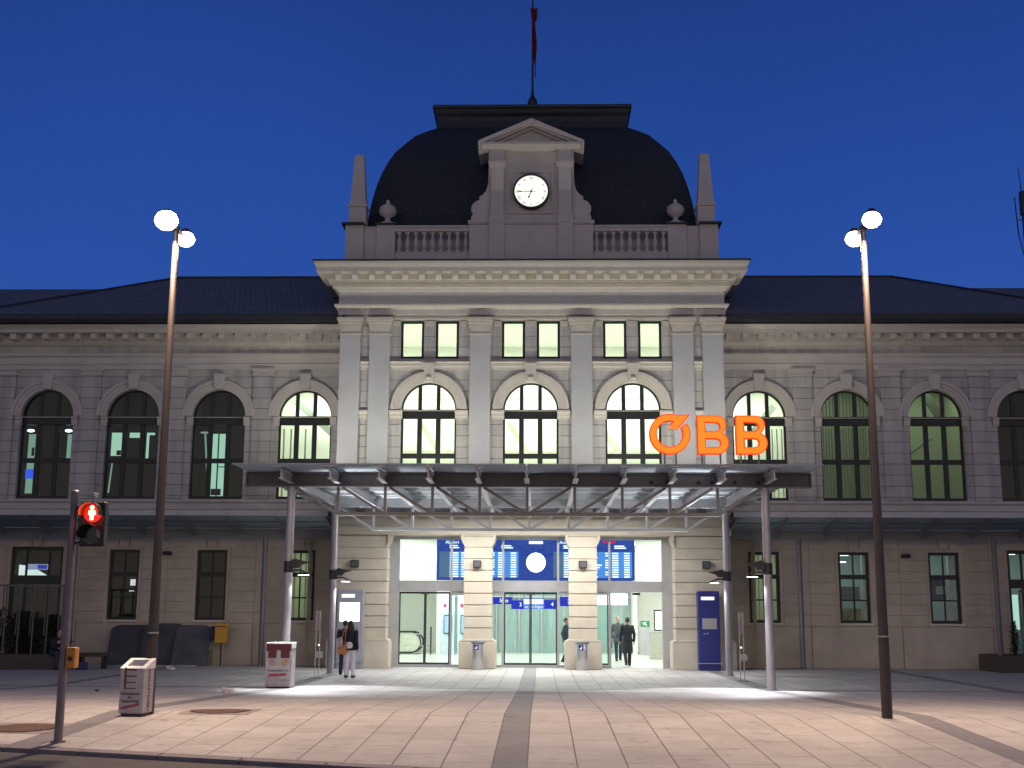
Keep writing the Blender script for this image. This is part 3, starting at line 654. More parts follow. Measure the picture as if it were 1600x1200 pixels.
# ---- upper hall behind centre windows
mb = MB(); 
mb.quad((-6.4, 6.5, 5), (6.4, 6.5, 5), (6.4, 6.5, 12.2), (-6.4, 6.5, 12.2)); mb.quad((-6.4, .02, 5.02), (6.4, .02, 5.02), (6.4, 6.5, 5.02), (-6.4, 6.5, 5.02)); mb.quad((-6.4, .02, 12.18), (6.4, .02, 12.18), (6.4, 6.5, 12.18), (-6.4, 6.5, 12.18))
for s in (-1, 1): mb.quad((s*6.4, .02, 5.02), (s*6.4, 6.5, 5.02), (s*6.4, 6.5, 12.18), (s*6.4, .02, 12.18))
prt(mb, 'upper_hall_wall', CREAM)
mb = MB()
for x in (-4.3, -.9, 2.6): mb.bar((x, 5.6, 9.0), (x+2.2, 5.6, 5.4), .25, .18)
mb.box(-6.3, 6.3, 6.2, 6.3, 7.9, 7.98); mb.box(-6.3, 6.3, 4.6, 4.8, 9.75, 9.95)
prt(mb, 'stair_beam', mat('pale_beam', (.62, .68, .50), .7))
for x in (-4, 0, 4): light('AREA', (x, 3.4, 12.0), 280, (.97, 1, .88), aim=(x, 3.4, 0), size=3, size_y=2, name='upper_hall_light')
for x in (-4, 0, 4): light('AREA', (x, 1.2, 5.3), 26, (.97, 1, .90), aim=(x, 3.4, 9), size=2, size_y=.6, name='upper_hall_light')

# ---- wings
WY = 1.5
WC = [8.0, 11.07, 14.14, 17.21, 20.28, 23.35]
PW = plaster_joints('wing_plaster', (.56, .53, .48))
WTR = mat('wing_trim', (.62, .57, .50), .85, var=.08, scale=1.5, bump=.2)
XE = 24.9
for s in (-1, 1):
    mb = MB()
    for k, c in enumerate(WC): arch_panel(mb, s*c-1.535, s*c+1.535, 4.4, 10.3, s*c, HW, ZB, ZS, WY, .32)
    mb.quad((s*6.4, WY, 10.3), (s*XE, WY, 10.3), (s*XE, WY, 11.3), (s*6.4, WY, 11.3))
    prt(mb, 'wall', PW)
    prt(MB().run([(0, 5.3), (.05, 5.3), (.05, 5.5), (.12, 5.56), (.12, 5.64), (0, 5.655)], s*6.6, s*XE, WY), 'sill_band', WTR)
    prt(MB().run([(0, 10.28), (.05, 10.28), (.05, 10.42), (.10, 10.46), (.06, 10.5), (.06, 10.7), (.16, 10.76), (.16, 10.84), (0, 10.88)], s*6.6, s*XE, WY), 'architrave', WTR)
    prt(MB().run([(0, 11.12), (.10, 11.14), (.18, 11.22), (.18, 11.5), (.62, 11.505), (.62, 11.62), (.72, 11.70), (.78, 11.76), (0, 11.8)], s*6.6, s*XE, WY), 'cornice', WTR)
    x = 6.95
    while x < XE:
        prt(MB().box(s*x-.11, s*x+.11, WY-.52, WY-.17, 11.3, 11.5), 'modillion', WTR); x += .575
    prt(MB().run([(0, 11.80), (.98, 11.80), (1.02, 11.9), (1.02, 12.06), (.4, 12.1), (0, 12.1)], s*6.6, s*(XE+.5), WY), 'gutter', ZINC)
    for k, c in enumerate(WC):
        archivolt(s*c, WY, WTR, 1.29, rich=False); impost(s*c, WY, .90, 1.12, WTR); arched_window(s*c, WY)
        if k < 5:
            px = s*(c+1.535); p = prt(MB().box(px-.34, px+.34, WY-.09, WY+.01, 5.66, 10.05), 'pilaster', PW)
            prt(MB().box(px-.38, px+.38, WY-.13, WY+.01, 10.05, 10.10).box(px-.36, px+.36, WY-.10, WY+.01, 10.10, 10.22).box(px-.42, px+.42, WY-.17, WY+.01, 10.22, 10.30), 'capital', WTR, p)
    # ground floor
    gw = [(s*c, .52 if k < 3 else .9) for k, c in enumerate(WC)]
    mb = MB(); ZG0, ZG1 = 1.50, 3.90
    for k, c in enumerate(WC):
        hw = .53; z0, z1 = ZG0, ZG1
        if k == 3: hw, z0, z1 = .92, 0.02, 3.98
        rect_panel(mb, s*c-1.535, s*c+1.535, 0, 4.4, s*c-hw, s*c+hw, z0, z1, WY+.03, .3)
    prt(mb, 'wing_base_wall', WSTONE)
    zj = [1.38, 1.76, 2.12, 2.48, 2.87, 3.24, 3.62, 3.98, 4.36]; mb = MB()
    for k, c in enumerate(WC):
        hw = .53 if k != 3 else .92
        segs = [(c-1.53, c-hw-.12), (c+hw+.12, c+1.53)]
        for z0, z1 in zip(zj[:-1], zj[1:]):
            for a, b in (segs if z1 < 4 else [(c-1.53, c-.2), (c+.2, c+1.53)]): mb.box(s*a, s*b, WY, WY+.04, z0+.012, z1-.012)
        if k != 3: mb.box(s*(c-1.52), s*(c+1.52), WY-.03, WY+.04, 0, 1.366)
        else:
            for a, b in segs: mb.box(s*a, s*b, WY-.03, WY+.04, 0, 1.366)
    prt(mb, 'wing_rustication', WSTONE, bevel=.008)
    for k, c in enumerate(WC):
        prt(MB().prism([(s*c-.12, 3.99), (s*c+.12, 3.99), (s*c+.19, 4.34), (s*c-.19, 4.34)], WY-.06, WY+.02), 'keystone', WSTONE)
        if k != 3:
            rect_window(s*c-.53, s*c+.53, ZG0, ZG1, WY+.14, fw=.10, bars=((3.06, .15), (2.27, .05)), vb=(s*c,))
            prt(MB().box(s*c-.6, s*c+.6, WY-.05, WY+.1, 1.43, 1.50), 'window_sill', WTR)
        else:
            rect_window(s*c-.92, s*c+.92, .02, 3.98, WY+.14, fw=.12, bars=((2.85, .30), ), vb=(s*c-.4, s*c+.4), name='side_door', bw=.07)
    # roofs
    e0 = (.5, 12.08)
    mb = MB(); xr, xe = 14.35, 20.1
    mb.add([(s*6.3, .45, 12.06), (s*xe, .45, 12.06), (s*xr, 6.5, 15.05), (s*6.3, 6.5, 15.05), (s*xe, 12.5, 12.06), (s*6.3, 12.5, 12.06)], [(0, 1, 2, 3), (1, 4, 2), (3, 2, 4, 5)])
    rf = prt(mb, 'roof', WROOF)
    prt(MB().bar((s*xr, 6.48, 15.08), (s*xe, .44, 12.10), .10, .06).bar((s*6.4, 6.5, 15.08), (s*xr, 6.5, 15.08), .12, .06), 'ridge_cap', ZINC, rf)
    mb = MB(); mb.add([(s*12, .55, 12.02), (s*34, .55, 12.02), (s*34, 6.6, 14.62), (s*12, 6.6, 14.62), (s*34, 12.6, 12.02), (s*12, 12.6, 12.02)], [(0, 1, 2, 3), (3, 2, 4, 5)])
    prt(mb, 'roof', WROOF)
    mb = MB(); mb.quad((s*XE, WY, 0), (s*XE, 12, 0), (s*XE, 12, 12), (s*XE, WY, 12)); mb.quad((s*XE, 12, 0), (s*6, 12, 0), (s*6, 12, 12), (s*XE, 12, 12)); prt(mb, 'rear_wall', PW)
    prt(MB().box(s*XE, s*34, WY+.4, 12, 0, 12), 'wall', PW)

# rooms behind the wing windows
def room(cx, z0, z1, m, d=3.2, w=1.52, y0=WY+.32, name='room'):
    mb = MB(); a, b = cx-w, cx+w; y1 = y0+d
    for q in (((a, y1, z0), (b, y1, z0), (b, y1, z1), (a, y1, z1)), ((a, y0, z0), (a, y1, z0), (a, y1, z1), (a, y0, z1)), ((b, y0, z0), (b, y1, z0), (b, y1, z1), (b, y0, z1)),
              ((a, y0, z0), (b, y0, z0), (b, y1, z0), (a, y1, z0)), ((a, y0, z1), (b, y0, z1), (b, y1, z1), (a, y1, z1))): mb.quad(*q)
    return prt(mb, name, m)
def blinds(cx, x0, x1, z0, z1, y, step=.09, m=None):
    mb = MB(); x = x0
    while x < x1: mb.add([(x, y-.02, z0), (x+.05, y+.03, z0), (x+.05, y+.03, z1), (x, y-.02, z1)], [(0, 1, 2, 3)]); x += step
    return prt(mb, 'vertical_blind', m or mat('blind_cloth', (.42, .50, .34), .9, var=.1))
GRN = (.86, 1, .66); CYN = (.74, 1, .88)
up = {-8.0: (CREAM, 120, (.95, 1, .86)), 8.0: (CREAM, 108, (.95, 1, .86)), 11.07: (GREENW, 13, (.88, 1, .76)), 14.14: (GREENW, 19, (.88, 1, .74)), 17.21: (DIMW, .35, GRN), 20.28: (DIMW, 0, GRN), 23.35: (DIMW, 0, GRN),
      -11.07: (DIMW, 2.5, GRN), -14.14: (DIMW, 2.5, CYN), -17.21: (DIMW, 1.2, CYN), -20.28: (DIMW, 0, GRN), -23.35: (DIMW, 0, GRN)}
for cx, (m, p, c) in up.items():
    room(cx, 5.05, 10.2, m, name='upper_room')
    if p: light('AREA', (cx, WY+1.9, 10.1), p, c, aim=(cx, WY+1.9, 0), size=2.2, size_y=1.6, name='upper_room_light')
blinds(8, 7.1, 7.75, 5.2, 8.25, WY+.6, .22); blinds(8, 8.35, 8.9, 5.2, 8.25, WY+.6, .17); blinds(-8, -8.9, -8.1, 5.2, 8.25, WY+.7, .26)
prt(MB().bar((-8.9, WY+2.6, 9.6), (-7.4, WY+2.6, 8.3), .2, .25).bar((8.2, WY+2.6, 8.4), (9.0, WY+2.6, 9.4), .2, .25), 'stair_beam', mat('grey_beam', (.3, .34, .28), .7))
blinds(11, 10.2, 11.95, 5.5, 8.28, WY+.5, .10); blinds(11, 10.2, 11.95, 8.62, 9.6, WY+.5, .12)
prt(MB().bar((14.2, WY+1.8, 10.0), (15.0, WY+1.8, 8.7), .1, .3).bar((13.3, WY+2, 7.2), (14.6, WY+2, 8.1), .1, .06), 'stair_beam', MATS['grey_beam'])
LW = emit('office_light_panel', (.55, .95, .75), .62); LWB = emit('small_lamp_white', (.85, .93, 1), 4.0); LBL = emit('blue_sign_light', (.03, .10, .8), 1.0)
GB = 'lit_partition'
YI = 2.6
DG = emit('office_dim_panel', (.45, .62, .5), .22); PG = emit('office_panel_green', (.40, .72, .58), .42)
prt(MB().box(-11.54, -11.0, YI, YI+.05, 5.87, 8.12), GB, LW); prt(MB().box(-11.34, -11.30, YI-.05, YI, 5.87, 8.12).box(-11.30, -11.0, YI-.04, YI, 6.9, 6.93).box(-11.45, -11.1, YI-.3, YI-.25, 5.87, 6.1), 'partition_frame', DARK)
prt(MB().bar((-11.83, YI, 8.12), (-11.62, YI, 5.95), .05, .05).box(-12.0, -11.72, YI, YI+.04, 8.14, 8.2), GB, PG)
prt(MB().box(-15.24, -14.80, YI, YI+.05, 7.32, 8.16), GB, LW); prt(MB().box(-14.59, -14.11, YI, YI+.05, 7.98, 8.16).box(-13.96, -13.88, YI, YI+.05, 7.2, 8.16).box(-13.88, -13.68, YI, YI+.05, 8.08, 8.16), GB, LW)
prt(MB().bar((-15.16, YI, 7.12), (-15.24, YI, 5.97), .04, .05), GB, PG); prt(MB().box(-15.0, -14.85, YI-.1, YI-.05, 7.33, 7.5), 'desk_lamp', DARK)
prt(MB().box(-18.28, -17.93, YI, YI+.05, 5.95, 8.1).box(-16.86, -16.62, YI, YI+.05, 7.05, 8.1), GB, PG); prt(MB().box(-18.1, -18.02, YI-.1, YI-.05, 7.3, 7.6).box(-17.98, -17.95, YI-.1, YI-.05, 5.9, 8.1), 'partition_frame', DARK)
prt(MB().box(-18.29, -17.98, YI-.05, YI-.01, 6.48, 6.82), 'blue_screen', LBL)
prt(MB().ball((-18.14, YI-.2, 8.2), .13, .1, .05), 'room_lamp', LWB); prt(MB().ball((-16.76, YI-.2, 8.2), .13, .1, .05), 'room_lamp', LWB)
CYW = (.82, 1, .98)
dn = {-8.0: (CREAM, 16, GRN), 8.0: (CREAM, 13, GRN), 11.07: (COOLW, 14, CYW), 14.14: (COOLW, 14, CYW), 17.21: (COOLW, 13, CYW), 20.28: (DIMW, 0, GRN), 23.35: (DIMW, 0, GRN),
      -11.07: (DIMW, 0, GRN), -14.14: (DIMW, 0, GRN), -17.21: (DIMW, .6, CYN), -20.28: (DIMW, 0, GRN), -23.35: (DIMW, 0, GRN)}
for cx, (m, p, c) in dn.items():
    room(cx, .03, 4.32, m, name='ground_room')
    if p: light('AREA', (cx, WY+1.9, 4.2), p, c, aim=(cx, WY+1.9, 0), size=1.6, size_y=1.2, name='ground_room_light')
blinds(-8, -8.5, -7.75, 1.5, 3.85, WY+.55, .2, mat('cream_blind', (.6, .66, .4), .9)); blinds(8, 7.55, 8.1, 1.5, 3.85, WY+.55, .16, MATS['cream_blind'])
prt(MB().box(11.54, 11.63, 2.25, 2.45, .5, 3.9), 'door_jamb', CREAM); prt(MB().box(14.52, 14.65, 2.25, 2.45, .5, 3.9), 'door_jamb', CREAM)
TB = emit('tube_light', (.85, 1, .97), 2.5)
for x, z in ((10.95, 3.84), (10.85, 3.60), (13.75, 3.84), (16.75, 3.9), (17.3, 3.93)): prt(MB().box(x-.2, x+.2, 2.5, 2.56, z-.02, z+.02), 'tube_lamp', TB)
bb = prt(MB().box(13.6, 14.5, 2.6, 2.64, 2.30, 3.08), 'blue_notice_panel', BLUEP); prt(MB().box(14.15, 14.5, 2.57, 2.595, 2.50, 2.78), 'notice_sheet', mat('notice_sheet', (.4, .55, .6), .8), bb); prt(MB().box(13.78, 13.95, 2.57, 2.595, 2.60, 2.64), 'notice_text', MATS['notice_sheet'], bb)
prt(MB().box(10.65, 11.52, 2.7, 2.8, 2.3, 2.75), 'office_furniture', mat('grey_furniture', (.16, .22, .24), .8)); prt(MB().box(10.65, 11.52, 2.6, 3.6, 1.2, 2.0), 'office_furniture', mat('shelf_brown', (.30, .30, .16), .8, var=.5, scale=7))
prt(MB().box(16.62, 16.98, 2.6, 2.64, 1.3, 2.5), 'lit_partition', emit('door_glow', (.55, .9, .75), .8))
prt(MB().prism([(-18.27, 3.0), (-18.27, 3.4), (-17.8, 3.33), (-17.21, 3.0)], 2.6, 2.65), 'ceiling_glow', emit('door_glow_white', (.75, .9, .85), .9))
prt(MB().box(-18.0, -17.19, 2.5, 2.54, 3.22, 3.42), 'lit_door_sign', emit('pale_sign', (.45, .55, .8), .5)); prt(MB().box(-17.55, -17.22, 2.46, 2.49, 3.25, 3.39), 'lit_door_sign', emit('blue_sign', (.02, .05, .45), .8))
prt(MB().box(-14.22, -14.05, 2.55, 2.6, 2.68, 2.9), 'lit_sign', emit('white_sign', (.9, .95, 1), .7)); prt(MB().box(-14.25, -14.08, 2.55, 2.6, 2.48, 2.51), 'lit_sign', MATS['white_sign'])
# bulkhead lamps and speakers on the walls
for x, y in ((-12.62, WY), (12.83, WY)):
    tag(MB().box(x-.16, x+.16, y-.12, y, 3.70, 3.80).box(x-.13, x+.13, y-.16, y-.02, 3.76, 3.84).build('wall_lamp', DARK, bevel=.01), 'small unlit dark bulkhead lamp on the %s wing between ground floor windows' % ('left' if x < 0 else 'right'), 'wall lamp')
for x, y, nm in ((-5.83, -.10, 'left corner wall above the grey ticket machine'), (-1.76, -.20, 'stone pier left of the middle doors'), (1.73, -.20, 'stone pier right of the middle doors'), (5.80, -.10, 'right corner wall above the blue ticket machine')):
    t = thing('loudspeaker', 'small dark square loudspeaker on the '+nm, 'loudspeaker', (x, y, 3.25), group='loudspeakers on the entrance front')
    MB().box(-.13, .13, -.16, -.02, 0, .25).build('cabinet', DARK, t, bevel=.015); MB().box(-.04, .04, -.03, 0, .05, .2).build('bracket', DARK, t)
    MB().box(-.10, .10, -.175, -.16, .03, .22).build('grille', mat('grille_grey', (.07, .07, .08), .6), t)

# ================================================================== MAIN CANOPY
C = thing('entrance_canopy', 'steel and glass entrance canopy on four round posts carrying the big letters', 'canopy')
XB = [i*1.187 for i in range(-5, 6)]; CF_, CR_ = -10.46, -3.8
mb = MB(); mb.box(-7.08, 7.08, CF_-.10, CF_+.10, 4.90, 4.925); mb.box(-7.08, 7.08, CF_-.10, CF_+.10, 5.235, 5.26); mb.box(-7.08, 7.08, CF_-.02, CF_+.02, 4.925, 5.235)
for x in XB: mb.box(x-.02, x+.02, CF_-.09, CF_+.09, 4.925, 5.235)
for s in (-1, 1): mb.box(s*7.04, s*7.08, CF_-.09, CF_+.09, 4.925, 5.235)
mb.build('front_beam', BROWN, C)
for x in (3.1, 3.5, 4.28, 4.62, 5.18, 5.76): MB().ringsec(x, 5.03, 0, .055, 0, 360, CF_-.028, CF_-.02, n=20).build('cable_hole', DARK, C)
def truss(y, zt, zb, m, w, nm):
    mb = MB(); mb.box(-4.78, 4.78, y-w/2, y+w/2, zb, zb+.08)
    for x in XB[1:-1]: mb.box(x-.035, x+.035, y-w*.42, y+w*.42, zb+.08, zt)
    for i in range(len(XB)-1):
        a, b = XB[i], XB[i+1]; p = (a+.10, y, zt) if a < -.01 else (a+.03, y, zb+.05); q = (b-.03, y, zb+.05) if a < -.01 else (b-.10, y, zt)
        mb.bar(p, q, w*.8, .07)
    mb.build(nm, m, C)
truss(CF_, 4.90, 4.19, BROWN, .09, 'front_truss'); truss(CR_, 4.95, 4.24, STEEL, .09, 'rear_truss')
MB().box(-6.0, 6.0, CR_-.08, CR_+.08, 4.95, 5.22).build('rear_beam', STEEL, C)
for x in XB:
    mb = MB(); mb.box(x-.06, x+.06, -11.75, -.25, 5.19, 5.21); mb.box(x-.012, x+.012, -11.75, -.25, 5.0, 5.19); mb.box(x-.06, x+.06, -11.75, -.25, 4.98, 5.0)
    if True:
        o = mb.build('roof_beam', STEEL, C); 
        MB().box(x-.15, x+.15, -12.02, -11.99, 5.245, 5.26).box(x-.15, x+.15, -11.86, -11.83, 5.245, 5.26).box(x-.15, x-.13, -11.99, -11.86, 5.245, 5.26).box(x+.13, x+.15, -11.99, -11.86, 5.245, 5.26).tube((x, -11.8, 5.15), (x, -11.8, 5.27), .012).build('glass_clamp', STEEL, o)
mb = MB()
for y in (-9.0, -7.6, -6.2, -4.9, -2.6, -1.4): mb.box(-7.0, 7.0, y-.03, y+.03, 5.215, 5.265)
mb.build('purlin', STEEL, C)
ys = [-12.12, -10.4, -9.0, -7.6, -6.2, -4.9, -3.8, -2.6, -1.4, -.22]; xg = [-7.05]+[x for x in XB]+[7.05]
mb = MB()
for i in range(len(xg)-1):
    for j in range(len(ys)-1): mb.box(xg[i]+.012, xg[i+1]-.012, ys[j]+.01, ys[j+1]-.01, 5.28, 5.305)
mb.build('glass_roof', CANG, C)
def post(x, y, h=4.95, r=.105, m=PSTEEL, par=None):
    o = MB().tube((x, y, 0), (x, y, h), r, r*.95, 24).build('post', m, par or C, smooth=True)
    MB().tube((x, y, 0), (x, y, .03), r+.03, r+.03, 24).build('post_collar', m, o); return o
for s in (-1, 1): post(s*5.93, CF_, 4.9); post(s*5.93, CR_, 4.98)
# post lamps: lower lamp shell shining down, upper reflector shining up
UPL = emit('lamp_disc_white', (.92, .95, 1), 9)
k = 0
for s in (-1, 1):
    for y in (CF_, CR_):
        lr = 'left' if s < 0 else 'right'; fb = 'front' if y == CF_ else 'rear'
        t = thing('post_lamp', 'dark twin wing lamp clamped to the %s %s post of the canopy' % (fb, lr), 'lamp', (s*5.93, y, 2.85), group='lamps on the canopy posts')
        d = -s
        MB().prism([(d*.08, -.06), (d*.30, -.05), (d*.52, -.13), (d*.52, -.10), (d*.30, .0), (d*.08, .0)], -.12, .12).build('lower_wing', DARK, t)
        MB().prism([(d*.08, .03), (d*.26, .03), (d*.34, .12), (d*.56, .17), (d*.40, .20), (d*.16, .26), (d*.08, .2)], -.11, .11).build('upper_wing', DARK, t)
        MB().box(d*.26, d*.50, -.09, .09, -.15, -.14).build('lens', UPL, t); MB().tube((0, 0, -.08), (0, 0, .2), .118, .118, 20).build('clamp_collar', DARK, t)
        light('SPOT', (s*5.93+d*.40, y, 2.68), 190 if y == CR_ else 120, (.95, .97, 1), aim=(s*5.93+d*.9, y-.3, 0), size=.08, spot=150, blend=.5, name='post_down_light')
        light('SPOT', (s*5.93+d*.36, y-.02, 3.12), 1000, (.93, .96, 1), aim=(s*5.93+d*2.3, y+(1.6 if y == CF_ else -.9), 5.3), size=.12, spot=108, blend=.8, name='post_up_light')
        if y == CF_: light('SPOT', (s*5.93+d*.40, y-.12, 2.66), 900, (.97, .98, 1), aim=(s*5.93+d*1.2, y-1.25, 0), size=.06, spot=92, blend=.5, name='post_front_light')
# unseen area lights added under the canopy to brighten the entrance
for x in (-2.4, 2.4, 0):
    light('AREA', (x, -2.4, 4.9), 190, (1, .99, .94), aim=(x, -2.4, 0), size=1.8, size_y=.3, name='canopy_fill_light')

# ================================================================== LETTER SIGN
LET = emit('letter_orange', (1.0, .21, .022), 1.4); LSD = emit('letter_side_red', (1.0, .045, .01), .9)
LSD2 = emit('letter_rim_red', (1.0, .07, .012), 1.15)
def flat_shape(name, loops, ext, par, mats, off=0):
    cu = bpy.data.curves.new(name, 'CURVE'); cu.dimensions = '2D'; cu.fill_mode = 'BOTH'; cu.extrude = ext; cu.offset = off
    for lp in loops:
        sp = cu.splines.new('POLY'); sp.points.add(len(lp)-1)
        for q, (x, y) in zip(sp.points, lp): q.co = (x, y, 0, 1)
        sp.use_cyclic_u = True
    o = bpy.data.objects.new(name, cu); COL.objects.link(o)
    dg = bpy.context.evaluated_depsgraph_get(); me = bpy.data.meshes.new_from_object(o.evaluated_get(dg)); bpy.data.objects.remove(o)
    ob = bpy.data.objects.new(name, me); COL.objects.link(ob); me.materials.clear()
    for m in mats: me.materials.append(m)
    for p in me.polygons: p.material_index = 0 if abs(p.normal.z) > .5 else len(mats)-1
    ob.rotation_euler = (PI/2, 0, 0)
    if par: ob.parent = par
    return ob
def letter(loops):
    o = flat_shape('letter', loops, .06, SG, [LSD2, LSD]); o2 = flat_shape('letter_face', loops, .065, o, [LET, LET], off=-.028); o2.rotation_euler = (0, 0, 0); return o
SG = thing('letter_sign', 'glowing orange red letters OEBB with slashed O standing on the canopy roof', 'sign', (0, -8.8, 5.30))
SG['label'] = 'glowing orange red ÖBB letters standing on thin legs on the canopy roof'
def arc(cx, cy, r, a0, a1, n=22): return [(cx+r*math.cos(math.radians(a0+(a1-a0)*i/n)), cy+r*math.sin(math.radians(a0+(a1-a0)*i/n))) for i in range(n+1)]
Zs = 6.49-5.30
oo = arc(3.76, Zs, .545, 62, 393-1, 40)+arc(3.76, Zs, .34, 392, 62, 40)
o1 = letter([oo, [(3.70, Zs+.13), (3.98, Zs+.13), (4.30, Zs+.52), (4.00, Zs+.52)]])
def letter_b(x0):
    w, h = .84, 1.04; b = Zs-.54
    outer = [(x0, b), (x0+w-.30, b)]+arc(x0+w-.30, b+.30, .30, -90, 62, 12)+arc(x0+w-.31, b+h-.25, .25, -50, 90, 12)+[(x0, b+h)]
    h1 = [(x0+.23, b+.19), (x0+w-.34, b+.19)]+arc(x0+w-.34, b+.30, .11, -90, 90, 8)+[(x0+.23, b+.41)]
    h2 = [(x0+.23, b+.62), (x0+w-.34, b+.62)]+arc(x0+w-.34, b+.735, .105, -90, 90, 8)+[(x0+.23, b+.85)]
    return letter([outer, h1, h2])
letter_b(4.48); letter_b(5.50)
for x in (3.62, 3.92, 4.60, 5.09, 5.63, 6.10): MB().box(x-.02, x+.02, -.02, .02, -.02, Zs-.46 if x > 4.2 else Zs-.50).build('leg', BROWN, SG)
MB().box(3.3, 6.4, .05, .09, -.02, .03).build('base_rail', BROWN, SG)
light('AREA', (4.8, -8.95, 6.5), 16, (1, .12, .03), aim=(4.8, -12, 5.2), size=3, size_y=1, name='letter_glow_light')

# ================================================================== WING AWNINGS
AWM = mat('awning_grey_steel', (.17, .17, .185), .5, metal=.2, var=.08)
for s, lr in ((-1, 'left'), (1, 'right')):
    A = thing('wing_awning', 'long glass and steel awning along the %s wing above its ground floor windows' % lr, 'awning')
    y0, y1 = -1.5, .8; x0, x1 = 6.55, 24.5
    MB().box(s*x0, s*x1, .70, .92, 4.28, 4.58).build('beam', AWM, A)
    MB().box(s*x0, s*x1, y0-.03, y0+.03, 4.86, 5.03).build('fascia', STEEL, A)
    x = x0+.1
    while x < x1: MB().prismx([(y0+.03, 4.88), (y0+.03, 4.80), (-.1, 4.52), (.70, 4.32), (.70, 4.58)], s*x-.025, s*x+.025).build('bracket', AWM, A); x += 1.633
    mb = MB(); x = x0
    while x < x1-.2:
        a, b = s*(x+.01), s*min(x+1.62, x1)
        mb.add([(a, y0+.03, 4.915), (b, y0+.03, 4.915), (b, .9, 4.62), (a, .9, 4.62), (a, y0+.03, 4.94), (b, y0+.03, 4.94), (b, .9, 4.645), (a, .9, 4.645)], [(0, 1, 2, 3), (4, 5, 6, 7), (0, 1, 5, 4), (2, 3, 7, 6), (1, 2, 6, 5), (0, 3, 7, 4)]); x += 1.633
    mb.build('glass_roof', AWNG, A)
    MB().box(s*x0, s*x1, -.35, -.27, 4.72, 4.765).build('purlin', AWM, A)
    MB().prismx([(y0+.02, 5.0), (y0-.03, 4.85), (y0+.15, 4.72), (y0+.3, 4.70), (.3, 4.42), (.5, 4.30), (.8, 4.26), (.92, 4.3), (.92, 4.64), (.2, 4.72)], s*x0-s*.01, s*x0-s*.09).build('end_bracket', DARK, A)
    for x in (9.07, 15.6, 22.1): post(s*x, .8, 4.28, .085, AWM, A)

# ================================================================== STREET LAMPS
def frost(name):
    if name in MATS: return MATS[name]
    m = bpy.data.materials.new(name); m.use_nodes = True; MATS[name] = m; n = m.node_tree; n.nodes.clear(); N = n.nodes.new
    o = N('ShaderNodeOutputMaterial'); t = N('ShaderNodeBsdfTransparent'); e_ = N('ShaderNodeEmission'); mx = N('ShaderNodeMixShader')
    e_.inputs[0].default_value = (1, .88, .78, 1); e_.inputs[1].default_value = 14; mx.inputs[0].default_value = .85
    n.links.new(t.outputs[0], mx.inputs[1]); n.links.new(e_.outputs[0], mx.inputs[2]); n.links.new(mx.outputs[0], o.inputs[0]); return m
def street_lamp(x, y, tw, label):
    z = gz(y); t = thing('street_lamp', label, 'street lamp', (x, y, z), group='tall twin street lamps on the forecourt')
    POLE = mat('lamp_pole_paint', (.05, .040, .038), .5, metal=.2, var=.1)
    MB().tube((0, 0, 0), (0, 0, 1.15), .078, .078, 20).tube((0, 0, 1.16), (0, 0, 7.35), .074, .042, 20).build('pole', POLE, t, smooth=True)
    MB().tube((0, 0, 1.145), (0, 0, 1.165), .083, .083, 20).build('pole_ring', INOX, t)
    a = math.radians(tw); d = Vector((math.sin(a), -math.cos(a), 0)); L = .42
    MB().bar(-d*L+Vector((0, 0, 7.36)), d*L+Vector((0, 0, 7.36)), .05, .05).ball((0, 0, 7.36), .06).build('arm', POLE, t)
    for s in (1, -1):
        c = d*L*s*1.15+Vector((0, 0, 7.36))
        h = MB().lathe(c, [(.0, .16), (.05, .155), (.08, .12), (.085, .09)], 24).build('lamp_head', POLE, t, smooth=True)
        gk = 1.22 if (x < 0 and s > 0) else 1.0; cov = [(.08, .11), (.13, .08), (.165, .01), (.17, -.03), (.145, -.09), (.09, -.14), (.0, -.16)]  # near left cover enlarged, putting the lamp bloom into its shape
        cov = [(r_*gk*.86, z_*gk*.86) for r_, z_ in cov]
        MB().lathe(c, [(r_*.66, z_*.66) for r_, z_ in cov], 24).build('bulb', emit('street_lamp_bulb', (1, .95, .88), 40), h, smooth=True)
        MB().lathe(c, cov, 24).build('frosted_cover', frost('frosted_lamp_glass'), h, smooth=True)
        light('AREA', c+Vector((0, 0, -.19)), 415, (1, .73, .52), aim=c+Vector((0, 0, -3)), size=.34, par=t, name='street_lamp_light')
    return t
street_lamp(5.34, -22.68, 1, 'tall dark street lamp with two lit heads at the right of the forecourt')
street_lamp(-5.38, -22.75, -1, 'tall dark street lamp with two lit heads behind the white litter bin at the left')

